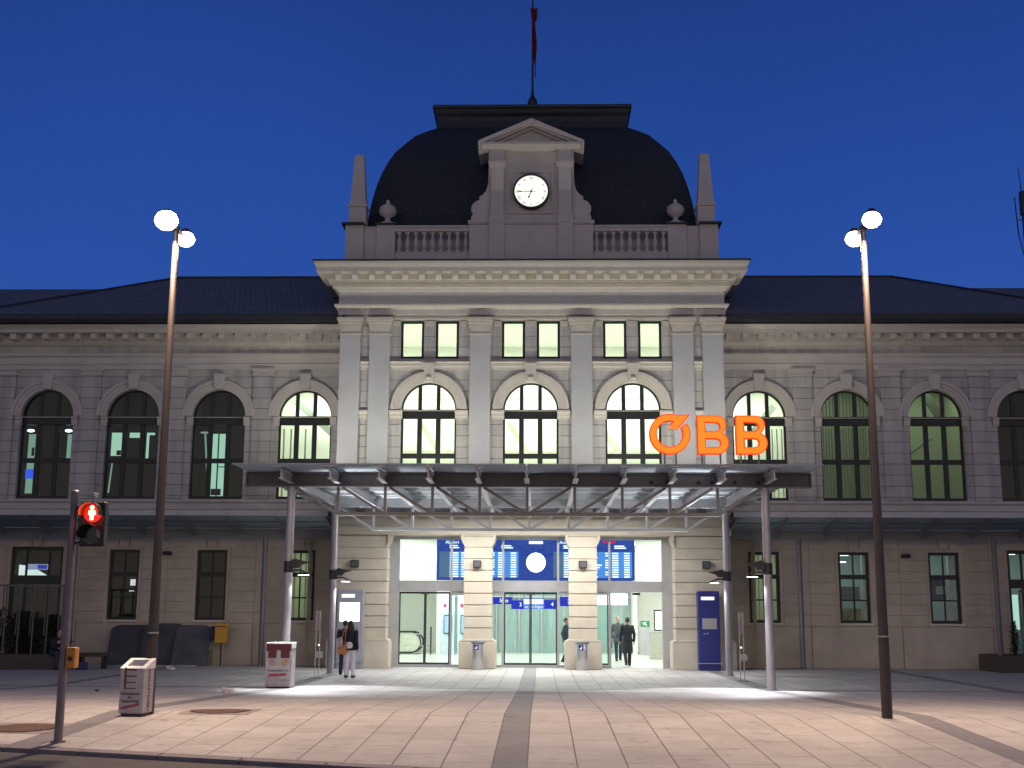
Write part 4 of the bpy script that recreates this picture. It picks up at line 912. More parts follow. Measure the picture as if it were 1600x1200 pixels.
# ================================================================== PEDESTRIAN SIGNAL
def pedestrian_signal():
    x, y = -5.54, -25.72; z = gz(y); t = thing('pedestrian_signal', 'grey pedestrian traffic light pole showing a red standing figure', 'traffic light', (x, y, z))
    PO = mat('signal_pole_paint', (.20, .17, .17), .45, metal=.3, var=.08)
    MB().tube((0, 0, 0), (0, 0, 3.05), .052, .048, 20).lathe((0, 0, 3.05), [(.048, 0), (.052, .01), (.03, .025), (0, .03)], 20).tube((0, 0, 0), (0, 0, .02), .09, .09, 20).build('pole', PO, t, smooth=True)
    MB().tube((.0, 0, 2.86), (.17, 0, 2.86), .022).tube((0, 0, 2.42), (.17, 0, 2.42), .022).build('bracket', DARK, t)
    hx = .285
    h = MB().box(hx-.155, hx+.155, -.12, .02, 2.36, 2.92).build('signal_head', mat('signal_black', (.012, .012, .013), .45), t, bevel=.02)
    RL = emit('signal_red_light', (1, .05, .015), 9); 
    MB().ringsec(hx, 2.775, .0, .115, 0, 360, -.128, -.121, n=28).build('red_lens', mat('red_lens_dark', (.10, .003, .003), .3, emis=(1, .015, .008), estr=.9), t)
    f = MB(); f.ringsec(hx-.01, 2.845, 0, .027, 0, 360, -.136, -.13, n=16); f.prism([(hx-.05, 2.81), (hx+.03, 2.81), (hx+.035, 2.755), (hx+.015, 2.75), (hx+.012, 2.69), (hx-.032, 2.69), (hx-.035, 2.75), (hx-.055, 2.755)], -.136, -.13)
    f.build('red_figure', emit('red_figure_light', (1, .35, .16), 7), t)
    MB().ringsec(hx, 2.505, .0, .115, 0, 360, -.128, -.121, n=28).build('green_lens', mat('green_lens_dark', (.01, .02, .012), .2), t)
    for zc in (2.775, 2.505): MB().ringsec(hx, zc, .122, .130, -15, 195, -.30, -.12, n=24).build('visor', MATS['signal_black'], t)
    MB().box(hx-.04, hx+.0, -.13, .03, 2.985, 3.04).tube((hx-.02, -.05, 2.92), (hx-.02, -.05, 2.99), .012).build('sensor', mat('sensor_grey', (.45, .43, .42), .5), t, bevel=.008)
    MB().box(.055, .17, -.09, .06, .885, 1.135).build('push_button_box', mat('signal_orange', (.62, .24, .015), .45), t, bevel=.015)
    MB().ringsec(.112, 1.0, 0, .03, 0, 360, -.10, -.09, n=16).build('push_button', DARK, t)
    light('POINT', (x+hx, y-.20, z+2.775), 5, (1, .03, .01), size=.03, name='signal_red_glow')
pedestrian_signal()

# ================================================================== ADVERTISING BINS
def advert_bin(kind, x, y, rz, w, d, h, label):
    z = gz(y); t = thing('litter_bin', label, 'litter bin', (x, y, z), rz)
    PNL = mat('bin_panel_white', (.36, .34, .36), .5, var=.16, scale=9)
    hw = w/2
    MB().box(-hw, hw, -d/2, d/2, .04, h-.14).build('body', PNL, t, bevel=.012)
    MB().box(-hw+.03, hw-.03, -d/2+.03, d/2-.03, 0, .04).build('base', DARK, t)
    if kind == 1:
        # sloping white frame round a dark throw-in opening
        mb = MB(); zt = lambda y_: h-.13+(y_+d/2)/d*.13
        def fr(x0, x1, ya, yb): mb.add([(x0, ya, h-.14), (x1, ya, h-.14), (x1, yb, h-.14), (x0, yb, h-.14), (x0, ya, zt(ya)), (x1, ya, zt(ya)), (x1, yb, zt(yb)), (x0, yb, zt(yb))], [(0, 3, 2, 1), (4, 5, 6, 7), (0, 1, 5, 4), (1, 2, 6, 5), (2, 3, 7, 6), (3, 0, 4, 7)])
        fr(-hw-.01, -hw+.06, -d/2, d/2); fr(hw-.06, hw+.01, -d/2, d/2); fr(-hw+.06, hw-.06, -d/2, -d/2+.08); fr(-hw+.06, hw-.06, d/2-.06, d/2); mb.build('rim', WHITE, t)
        MB().box(-hw+.05, hw-.05, -d/2+.06, d/2-.05, h-.14, h-.12).build('opening', DARK, t)
        yf = -d/2-.004; PR = mat('bin_print_maroon', (.12, .03, .04), .6)
        MB().box(-.115, -.085, yf, yf+.003, .38, .68).box(-.085, .07, yf, yf+.003, .635, .66).box(-.085, .07, yf, yf+.003, .55, .57).box(-.085, .06, yf, yf+.003, .462, .478).box(-.085, .06, yf, yf+.003, .38, .394).build('printed_e', PR, t)
        for i, (w_, sz) in enumerate((('Gemeinsam', .062), ('für', .058), ('Sauberkeit', .062))): text(w_, sz, INK, (-.01, yf, .315-i*.052), parent=t, name='lettering')
        MB().prism([(-.14, .09), (.13, .15), (.13, .19), (-.14, .13)], yf, yf+.003).build('red_strip', RED, t)
        text('KREMSER LANDSTRASSE'[:0] or 'NIEDERÖSTERREICH', .085, RED, (hw+.004, .0, .36), (PI/2, PI/2, PI/2), t, 'side_lettering')
    else:
        MB().box(-hw-.005, hw+.005, -d/2-.005, d/2+.005, h-.14, h).build('lid', WHITE, t, bevel=.01)
        yf = -d/2-.007; MR = mat('bin_maroon', (.09, .008, .02), .5)
        MB().prism([(-hw+.01, h-.03), (hw-.01, h-.03), (hw-.01, h-.19), (hw-.05, h-.20), (hw-.05, h-.36), (.05, h-.36), (.05, h-.19), (-.0, h-.17), (-.05, h-.19), (-.05, h-.36), (-hw+.06, h-.36), (-hw+.06, h-.20), (-hw+.01, h-.19)], yf, yf+.004).build('maroon_print', MR, t)
        for sx_, cc in ((-.15, (.30, .20, .18)), (.16, (.34, .24, .14))): MB().ringsec(sx_, h-.46, 0, .085, 0, 360, yf, yf+.003, n=24).build('printed_circle', mat('print_tan%d' % (sx_ > 0), cc, .6, var=.3, scale=14), t)
        text('Sauberkeit ist', .085, INK, (0, yf, .42), parent=t, name='lettering')
        MB().prism([(-.22, .27), (.20, .30), (.20, .36), (-.22, .34)], yf, yf+.003).build('red_strip', RED, t)
        text('natürlich', .05, INK, (.12, yf, .20), parent=t, name='lettering')
advert_bin(1, -5.50, -22.98, -.10, .36, .36, .80, 'narrow white litter bin with sloping top and large printed E by the left street lamp')
advert_bin(2, -5.93, -10.98, .02, .62, .55, 1.07, 'wide white box bin with maroon print in front of the left canopy post')

# round grates in the paving
def grate(x, y, r, label):
    t = thing('tree_grate', label, 'grate', (x, y, 0))
    def sheet_(R, h, m, nm, sq=False):
        mb = MB(); K = 24; rows_ = []
        for j in range(K+1):
            v = -R+2*R*j/K; w = R if sq else math.sqrt(max(0, R*R-v*v)); mb.v += [(-w, v, gz(y+v)+h), (w, v, gz(y+v)+h)]
        for j in range(K): mb.f.append((2*j, 2*j+1, 2*j+3, 2*j+2))
        mb.build(nm, m, t)
    sheet_(r*1.25, .004, mat('grate_stone', (.24, .21, .20), .85, var=.35, scale=9, bump=.8, bscale=12), 'sett_surround', True)
    sheet_(r+.03, .007, DARK, 'steel_ring'); sheet_(r, .011, mat('rusty_gravel', (.11, .065, .05), .95, var=.55, scale=28, bump=1, bscale=60), 'gravel_disc')
grate(-4.43, -22.3, .42, 'round rusty brown grate in the paving right of the printed E litter bin')
grate(-6.50, -24.45, .42, 'round rusty brown grate in the paving left of the traffic light pole')

# crumpled litter
def litter(x, y, s, label, m):
    mb = MB(); mb.ball((0, 0, s*.35), s, s*.6, s*.42, 10, 7)
    mb.v = [(a*(1+random.uniform(-.3, .3)), b*(1+random.uniform(-.3, .3)), max(0, c*(1+random.uniform(-.3, .4)))) for a, b, c in mb.v]
    o = mb.build('crumpled_paper', m); o.location = (x, y, gz(y)); tag(o, label, 'litter')
litter(-6.22, -14.9, .14, 'crumpled white and dark paper on the paving left of the lit forecourt strip', mat('paper_white', (.55, .53, .56), .8, var=.5, scale=12))
litter(-11.1, -2.6, .14, 'crumpled paper on the paving in front of the dark covered sheets', MATS['paper_white'])
litter(-9.2, -14.2, .05, 'tiny dark scrap on the paving right of the traffic light', DARK)

# ================================================================== TICKET MACHINES, BINS, POSTS
t = thing('ticket_machine', 'tall grey ticket machine with brightly lit white screen left of the entrance', 'ticket machine', (-5.88, -.42, 0))
MB().box(-.43, .43, -.2, .2, .0, 2.52).build('body', mat('machine_grey', (.34, .35, .42), .4, metal=.3, var=.05), t, bevel=.02)
MB().box(-.33, .31, -.215, -.2, 1.50, 2.10).build('lit_screen', emit('ticket_screen', (.95, .97, 1), 3.0), t)
MB().box(-.28, .14, -.21, -.2, 2.27, 2.37).build('lit_sign', emit('ticket_sign', (.95, .97, 1), 2.0), t); text('Fahrkarten', .085, mat('sign_grey_text', (.2, .22, .3), .6), (-.07, -.215, 2.32), parent=t, name='lettering')
MB().box(-.46, .46, -.26, -.22, .22, .245).box(-.46, -.44, -.24, -.2, .2, .245).box(.44, .46, -.24, -.2, .2, .245).build('kick_rail', INOX, t)
MB().box(-.25, .25, -.208, -.2, .75, 1.3).build('control_panel', mat('machine_panel', (.15, .16, .22), .4), t)
t = thing('ticket_machine', 'tall dark blue ticket machine with grey panel right of the entrance', 'ticket machine', (5.79, -.42, 0))
MB().box(-.345, .345, -.2, .2, .0, 2.52).build('body', BLUEP, t, bevel=.015)
MB().box(-.24, .18, -.21, -.2, 2.24, 2.335).build('lit_sign', emit('ticket_sign2', (.93, .95, 1), 2.2), t); text('Fahrkarten', .085, MATS['sign_grey_text'], (-.03, -.215, 2.29), parent=t, name='lettering')
MB().box(-.22, .25, -.21, -.2, 1.31, 1.65).build('notice_panel', mat('panel_grey', (.33, .33, .33), .6), t)
MB().box(-.19, -.12, -.205, -.2, 1.15, 1.165).box(-.09, -.02, -.205, -.2, 1.165, 1.18).build('slot_marks', WHITE, t); MB().box(.15, .24, -.205, -.2, 2.43, 2.45).build('maker_plate', mat('plate_red', (.3, .05, .06), .5), t)
MB().box(-.40, .40, -.25, -.22, .215, .235).box(-.40, -.38, -.23, -.2, .2, .235).box(.38, .40, -.23, -.2, .2, .235).build('kick_rail', INOX, t)
for x, lb in ((-1.68, 'left'), (1.68, 'right')):
    t = thing('metal_litter_bin', 'brushed steel litter bin standing against the %s stone pier of the entrance' % lb, 'litter bin', (x, -.72, 0), group='steel litter bins at the piers')
    MB().lathe((0, 0, 0), [(.19, 0), (.20, .02), (.20, .80), (.19, .82)], 28).build('body', INOX, t, smooth=True)
    MB().lathe((0, 0, .82), [(.20, 0), (.225, .01), (.225, .07), (.20, .09), (.0, .10)], 28).build('lid', mat('lid_grey', (.22, .22, .23), .5, metal=.4), t, smooth=True)
    MB().box(-.12, .03, -.212, -.19, .62, .78).build('blue_label', BLUEP, t); MB().prism([(-.09, .65), (-.02, .65), (-.02, .69), (.0, .74), (-.04, .74), (-.05, .70), (-.09, .70)], -.216, -.212).build('printed_symbol', WHITE, t)
for x, y, lb in ((-5.88, -6.35, 'left'), (5.86, -6.6, 'right')):
    t = thing('info_post', 'slim double tube info post with narrow top panel beside the %s canopy posts' % lb, 'info post', (x, y, 0))
    for dx in (-.055, .055): MB().tube((dx, 0, .02), (dx, 0, 1.85), .014, n=10).build('tube', INOX, t)
    MB().tube((0, 0, 0), (0, 0, .022), .17, .17, 24).build('base_disc', mat('disc_grey', (.2, .2, .2), .5, metal=.5), t)
    MB().box(-.075, .075, -.012, .012, 1.28, 1.83).build('top_panel', mat('info_panel', (.33, .27, .27), .4, var=.1), t)
    MB().box(-.06, .15, -.04, .02, .54, .72).build('small_box', STEEL, t, bevel=.01); MB().ball((-.02 if x > 0 else .04, -.02, .90), .022).build('small_lamp', emit('small_white_led', (1, 1, 1), 2.5), t)

# ================================================================== HALL EQUIPMENT
t = thing('departure_board', 'wide blue departure board with lists and a round lit clock behind the entrance glass', 'departure board', (.17, 3.0, 0))
X0 = -.17
MB().box(-3.55, 3.52, 0, .12, 2.93, 4.38).build('casing', emit('board_blue', (.025, .075, .42), .85), t)
ROW = emit('board_row_blue', (.08, .30, .85), 1.0); ROWT = emit('board_text_white', (.8, .92, 1), 1.6); RDM = emit('board_row_dim', (.10, .19, .33), .9)
for nm, a, b in (('list_screen', -3.45, -.62), ('list_screen', .62, 3.42)):
    o = MB().box(a, b, -.02, 0, 3.03, 3.94).build(nm, ROW, t); MB().box(a, a+.35, -.024, -.02, 3.03, 3.94).build('side_column', RDM, o)
    rows_ = MB(); tx = MB(); zrow = 3.90
    rr = random.Random(3)
    for k in range(11):
        z1 = 3.93-k*.083
        for off, wd in ((.38, .30), (.78, .95), (1.85, .12), (2.10, .22)):
            ln = wd*(rr.uniform(.55, 1) if wd > .5 else 1)
            if a+off+ln < b-.02 and not (wd == .12 and rr.random() < .2): tx.box(a+off, a+off+ln, -.03, -.024, z1-.060, z1-.016)
        x = b-.28; tx.box(x, x+.20, -.03, -.024, z1-.060, z1-.016)
    tx.build('list_text', ROWT, o)
    hd = MB()
    for x0_, wd in ((a+.36, .34), (a+1.05, .30), (b-.62, .42)):
        hd.box(x0_, x0_+wd, -.008, 0, 4.06, 4.10); hd.box(x0_, x0_+wd*.85, -.008, 0, 4.13, 4.17)
    hd.build('heading_text', ROWT, t)
text('Abfahrt', .16, ROWT, (-3.0, -.01, 4.27), parent=t); text('Ankunft', .16, ROWT, (1.1, -.01, 4.27), parent=t)
MB().box(-.25, .25, -.01, 0, 4.22, 4.32).build('heading_sign', ROWT, t)
MB().ringsec(0, 3.56, 0, .34, 0, 360, -.06, 0, n=40).build('clock_dial', emit('hall_clock_white', (.93, .97, 1), 5), t)
MB().box(2.4, 2.85, -.01, 0, 4.26, 4.34).build('red_heading', emit('board_red', (.7, .02, .08), 1), t)
BS = emit('hall_sign_blue', (.015, .035, .55), 1.0); BT = emit('hall_sign_text', (.8, .88, 1), 1.8)
for i, (x0_, x1_, z0_, z1_, txt) in enumerate(((-1.75, -.80, 2.12, 2.40, 'Info'), (-.82, -.28, 1.93, 2.28, '3'), (.42, .98, 1.94, 2.30, '4'), (1.10, 1.62, 2.05, 2.42, '2'))):
    t = thing('platform_sign', ('blue lit info sign hanging in the hall just right of the left stone pier', 'blue lit sign touching the left end of the white timetable sign in the hall', 'blue lit sign touching the right end of the white timetable sign in the hall', 'blue lit sign half hidden behind the right stone pier in the hall')[i], 'sign', ((x0_+x1_)/2, 8, z0_)); w_ = (x1_-x0_)/2
    MB().box(-w_, w_, 0, .08, 0, z1_-z0_).build('panel', BS, t); text(txt, .22, BT, (w_*.35, -.012, (z1_-z0_)/2), parent=t); MB().box(-w_+.03, -w_+.05, .03, .05, z1_-z0_, 4.5-z0_).box(w_-.05, w_-.03, .03, .05, z1_-z0_, 4.5-z0_).build('hanger', DARK, t)
t = thing('timetable_sign', 'bright white and blue lit timetable sign hanging in the middle of the hall', 'sign', (.08, 7.9, 1.95))
MB().box(-.42, .40, 0, .08, 0, .40).build('panel', emit('timetable_blue', (.12, .25, .9), 1.0), t); MB().box(-.40, .36, -.01, 0, .18, .37).build('lit_strip', BT, t); text('zu den Zügen', .13, BT, (0, -.012, .08), parent=t)
t = thing('lit_advert', 'large bright white lit panel above the two men in the doorway', 'lit panel', (3.25, 9.5, 2.12)); MB().box(-.62, .62, 0, .1, 0, .45).build('panel', emit('advert_pink_white', (1, .93, .98), 2.2), t); MB().box(-.6, -.58, .03, .05, .45, 2.4).box(.58, .6, .03, .05, .45, 2.4).build('hanger', DARK, t)
# escalator end on the left
t = thing('escalator', 'lower end of an escalator with rounded glass balustrade inside the hall at the left', 'escalator', (-5.25, 12.6, 0))
for dy in (0, 1.1):
    MB().ringsec(0, .52, .40, .46, -90, 90, dy-.03, dy+.03, n=20).box(-3, 0, dy-.03, dy+.03, .92, .98).box(-3, 0, dy-.03, dy+.03, .06, .12).build('handrail', DARK, t)
    MB().ringsec(0, .52, .0, .40, -90, 90, dy-.01, dy+.01, n=20).box(-3, 0, dy-.01, dy+.01, .12, .92).build('balustrade', mat('escalator_panel', (.5, .52, .42), .3), t)
MB().box(-3, .35, .06, 1.04, .0, .06).build('steps', mat('step_metal', (.3, .3, .3), .4, metal=.6), t)
t = thing('guard_rail', 'steel guard rail with two bars beside the escalator in the hall', 'railing', (-4.35, 12.2, 0))
MB().box(-.03, .03, -.03, .03, 0, 1.18).build('post', DARK, t); MB().box(-1.2, -.03, -.012, .012, .86, .89).box(-1.2, -.03, -.012, .012, .38, .41).build('bar', STEEL, t)
for x, y in ((-3.68, 12.6), (-2.95, 12.6)):
    t = thing('wall_screen', 'lit screen on a pale blue machine, %s of two inside the left doors' % ('left' if x < -3.3 else 'right'), 'screen', (x, y, 0))
    MB().box(-.30, .30, 0, .25, 0, 2.5).build('cabinet', mat('pale_blue_cabinet', (.45, .53, .60), .5), t, bevel=.02); MB().box(-.16, .20, -.03, 0, .88, 1.68).build('frame', DARK, t); MB().box(-.13, .17, -.04, -.03, .92, 1.64).build('screen', emit('pale_screen', (.55, .8, 1), 1.1), t)
    MB().box(-.18, -.05, -.01, 0, 2.0, 2.15).build('red_label', RED, t)
t = thing('info_pillar', 'slender grey info pillar with green arrow sign inside the open doorway', 'pillar', (4.85, 13.0, 0)); MB().box(-.22, .22, -.1, .1, 0, 1.5).build('body', STEEL, t, bevel=.01)
MB().box(-.2, .2, -.11, -.1, 1.22, 1.47).build('green_sign', mat('green_sign', (.02, .16, .07), .5), t); MB().prism([(-.1, 1.38), (.08, 1.42), (.02, 1.36), (.1, 1.28), (.06, 1.26), (-.02, 1.33), (-.06, 1.28)], -.115, -.11).build('arrow', WHITE, t)
t = thing('metal_litter_bin', 'square pale steel litter bin inside the hall by the cream wall', 'litter bin', (4.93, 8.8, 0)); MB().box(-.24, .24, -.2, .2, 0, 1.02).build('body', mat('pale_steel', (.42, .43, .36), .4, metal=.3), t, bevel=.03); MB().box(-.25, .25, -.21, .21, 1.02, 1.07).build('lid', STEEL, t)
t = thing('wall_screen', 'black framed white lit poster screen at the right edge of the open doorway', 'screen', (4.44, 2.2, 1.20)); MB().box(-.17, .17, 0, .06, 0, .72).build('frame', DARK, t); MB().box(-.13, .13, -.02, 0, .05, .67).build('screen', emit('poster_white', (.95, .97, 1), 1.8), t)

# ================================================================== WING FRONTS: sheets, mailbox, planters
DS = mat('dark_sheet', (.055, .058, .070), .7, var=.3, scale=2, bump=.3, bscale=8)
def sheet(x0, x1, ztop, yb, label, r=.35, lean=.45, m=None):
    pts = [(x0, .02), (x1, .02)]+[(x1-r+r*math.cos(a*PI/12), ztop-r*.6+r*.6*math.sin(a*PI/12)) for a in range(7)]+[(x0+r+r*math.cos(PI/2+a*PI/12), ztop-r*.6+r*.6*math.sin(PI/2+a*PI/12)) for a in range(7)]
    n = len(pts); mb = MB(); f = lambda z: yb-lean*(1-z/ztop)
    mb.v = [(x, f(z), z) for x, z in pts]+[(x, f(z)+.04, z) for x, z in pts]
    mb.f = [tuple(range(n)), tuple(range(2*n-1, n-1, -1))]+[(i, n+i, n+(i+1) % n, (i+1) % n) for i in range(n)]
    tag(mb.build('leaning_sheet', m or DS, bevel=.01), label, 'sheet', 'dark sheets leaning on the left wing wall')
sheet(-14.35, -12.55, 1.33, 1.30, 'leftmost of three dark sheets leaning on the wall behind the left street lamp')
sheet(-13.2, -11.75, 1.38, 1.22, 'middle of three dark sheets leaning on the left wing wall')
sheet(-12.05, -10.85, 1.34, 1.18, 'rightmost of three dark sheets, leaning next to the yellow mailbox', lean=.6, m=mat('paler_sheet', (.085, .09, .105), .7, var=.3, scale=2, bump=.3, bscale=8))
mb = MB().prismz([(-13.9, .2), (-12.9, .0), (-11.0, .1), (-11.2, .45), (-12.5, .35), (-13.8, .5)], .004, .03); tag(mb.build('plastic_foil', mat('pale_foil', (.45, .46, .52), .35)), 'pale plastic foil lying on the ground under the leaning dark sheets', 'foil')
t = thing('mailbox', 'yellow mailbox on a thin post at the left wing wall', 'mailbox', (-10.44, .85, 0)); YM = mat('mailbox_yellow', (.55, .29, .02), .5, var=.08)
MB().prismx([(-.17, .75), (.17, .75), (.17, 1.38), (.12, 1.42), (-.12, 1.42), (-.17, 1.36)], -.19, .19).build('box', YM, t, bevel=.02); MB().tube((0, 0, 0), (0, 0, .75), .025).build('post', DARK, t); MB().box(-.16, .2, -.185, -.17, 1.28, 1.31).build('slot', INK, t)
MB().box(-.36, -.25, -.05, .05, .8, 1.3).build('side_notice', DARK, t)
t = thing('low_cabinet', 'small grey low cabinet on the ground left of the yellow mailbox post', 'cabinet', (-10.95, 1.05, 0)); MB().box(-.12, .14, -.1, .15, 0, .52).build('body', mat('cabinet_grey', (.2, .19, .18), .6), t, bevel=.01); MB().box(-.09, .11, -.11, -.1, .05, .45).build('door', mat('cabinet_door', (.17, .16, .15), .6), t)

LEAF = mat('dark_leaves', (.012, .02, .010), .6, var=.5, scale=6)
def shrub(x, y, z, w, h, n, label, cone=False):
    t = thing('shrub', label, 'shrub', (x, y, z)); rr = random.Random(int(abs(x*100))); mb = MB()
    for i in range(n):
        u = rr.random(); zz = h*(.08+.92*u); a = rr.uniform(0, 2*PI); rad = w*(1-u*.85 if cone else (1-.5*abs(u-.4)))*math.sqrt(rr.random())*(.75+.35*math.sin(a*3+zz*5))
        c = Vector((math.cos(a)*rad, math.sin(a)*rad*.7, zz)); L = rr.uniform(.05, .10); d = Vector((rr.uniform(-1, 1), rr.uniform(-1, 1), rr.uniform(-.3, 1))).normalized(); s_ = d.orthogonal().normalized()*L*.28
        mb.add([c, c+d*L*.5+s_, c+d*L, c+d*L*.5-s_], [(0, 1, 2, 3)])
    mb.build('foliage', LEAF, t)
    st = MB()
    for k in range(7): a = k*.9; st.tube((math.cos(a)*w*.15, math.sin(a)*w*.1, 0), (math.cos(a)*w*.55, math.sin(a)*w*.4, h*rr.uniform(.5, .85)), .018, .006, 8)
    st.build('stem', mat('bark', (.05, .035, .025), .9), t)
def planter(x0, x1, y0, y1, h, label, fence_y, fx, fh, flabel, zt=.30):
    t = thing('planter', label, 'planter', ((x0+x1)/2, (y0+y1)/2, 0)); hx, hy = (x1-x0)/2, (y1-y0)/2; PW_ = mat('planter_wood', (.07, .055, .045), .8, var=.3, scale=3, stretch=(1, 1, 12))
    for a, b, c, d in ((-hx, hx, -hy, -hy+.06), (-hx, hx, hy-.06, hy), (-hx, -hx+.06, -hy+.06, hy-.06), (hx-.06, hx, -hy+.06, hy-.06)): MB().box(a, b, c, d, 0, h).build('side_board', PW_, t)
    MB().box(-hx+.06, hx-.06, -hy+.06, hy-.06, 0, h-.06).build('soil', mat('soil', (.03, .022, .016), .95), t)
    f = thing('trellis', flabel, 'trellis', ((fx[0]+fx[-1])/2, fence_y, zt)); cx = (fx[0]+fx[-1])/2; FW_ = mat('trellis_steel', (.14, .12, .11), .5, metal=.3)
    for x in fx: MB().box(x-cx-.02, x-cx+.02, -.02, .02, 0, fh).build('upright', FW_, f)
    MB().box(fx[0]-cx-.02, fx[-1]-cx+.02, -.03, -.021, fh-.08, fh-.02).build('top_rail', FW_, f)
    for x in fx[:-1]: MB().box(x-cx+.2, x-cx+.235, .35, .38, .6, fh-.05).build('rear_upright', FW_, f)
planter(-20, -14.35, -2.6, -1.0, .46, 'low dark wooden planter bench in front of the left wing side door', -2.35, [-17.85, -17.4, -16.95, -16.48, -16.03, -15.58, -15.13, -14.68], 2.2, 'tall thin steel trellis standing in the left planter', .42)
planter(14.9, 20, -.9, .9, .54, 'low dark wooden planter in front of the right wing side door', .0, [16.05, 16.55, 17.05, 17.55], 2.15, 'tall thin steel trellis standing in the right planter', .48)
shrub(-15.1, -1.7, .4, .55, 1.25, 3500, 'dark dense shrub at the right end of the left planter'); shrub(-16.1, -1.7, .4, .6, 1.35, 3500, 'dark dense shrub in the middle of the left planter'); shrub(-17.1, -1.7, .4, .6, 1.45, 3500, 'dark dense shrub at the left edge of the picture in the left planter')
shrub(16.55, .2, .48, .30, 1.75, 1500, 'dark upright shrub in the right planter before the lit side door', cone=True); shrub(15.9, .3, .48, .22, 1.1, 500, 'sparse small shrub at the left end of the right planter', cone=True)
t = thing('bench_end', 'short dark wooden bench end sticking out beside the left planter', 'bench', (-13.75, -1.9, 0)); MB().box(-.62, .62, -.2, .2, .38, .50).build('seat', mat('bench_wood', (.075, .055, .045), .8, var=.2), t, bevel=.01); MB().box(-.5, -.42, -.15, .15, 0, .38).build('leg', DARK, t); MB().box(.30, .38, -.15, .15, 0, .38).build('leg', DARK, t)

# far antenna mast at the right edge
t = thing('antenna_mast', 'dark distant antenna mast rising behind the right wing at the picture edge', 'antenna mast', (41.6, 60, 0))
mb = MB().tube((0, 0, 0), (0, 0, 37.4), .14, .10, 10); mb.build('mast_tube', DARK, t); MB().tube((0, 0, 37.4), (-.12, 0, 39.7), .05, .03, 8).build('top_rod', DARK, t)
MB().box(-.15, .45, -.3, .3, 35.4, 37.5).build('antenna_panel', DARK, t, bevel=.05); MB().tube((-.5, 0, 33.6), (-.62, 0, 37.0), .06, .05, 8).build('side_rod', DARK, t); MB().bar((-.55, 0, 34.9), (0, 0, 35.0), .08, .08).bar((-.5, 0, 33.7), (0, 0, 31), .07, .07).build('side_arm', DARK, t)

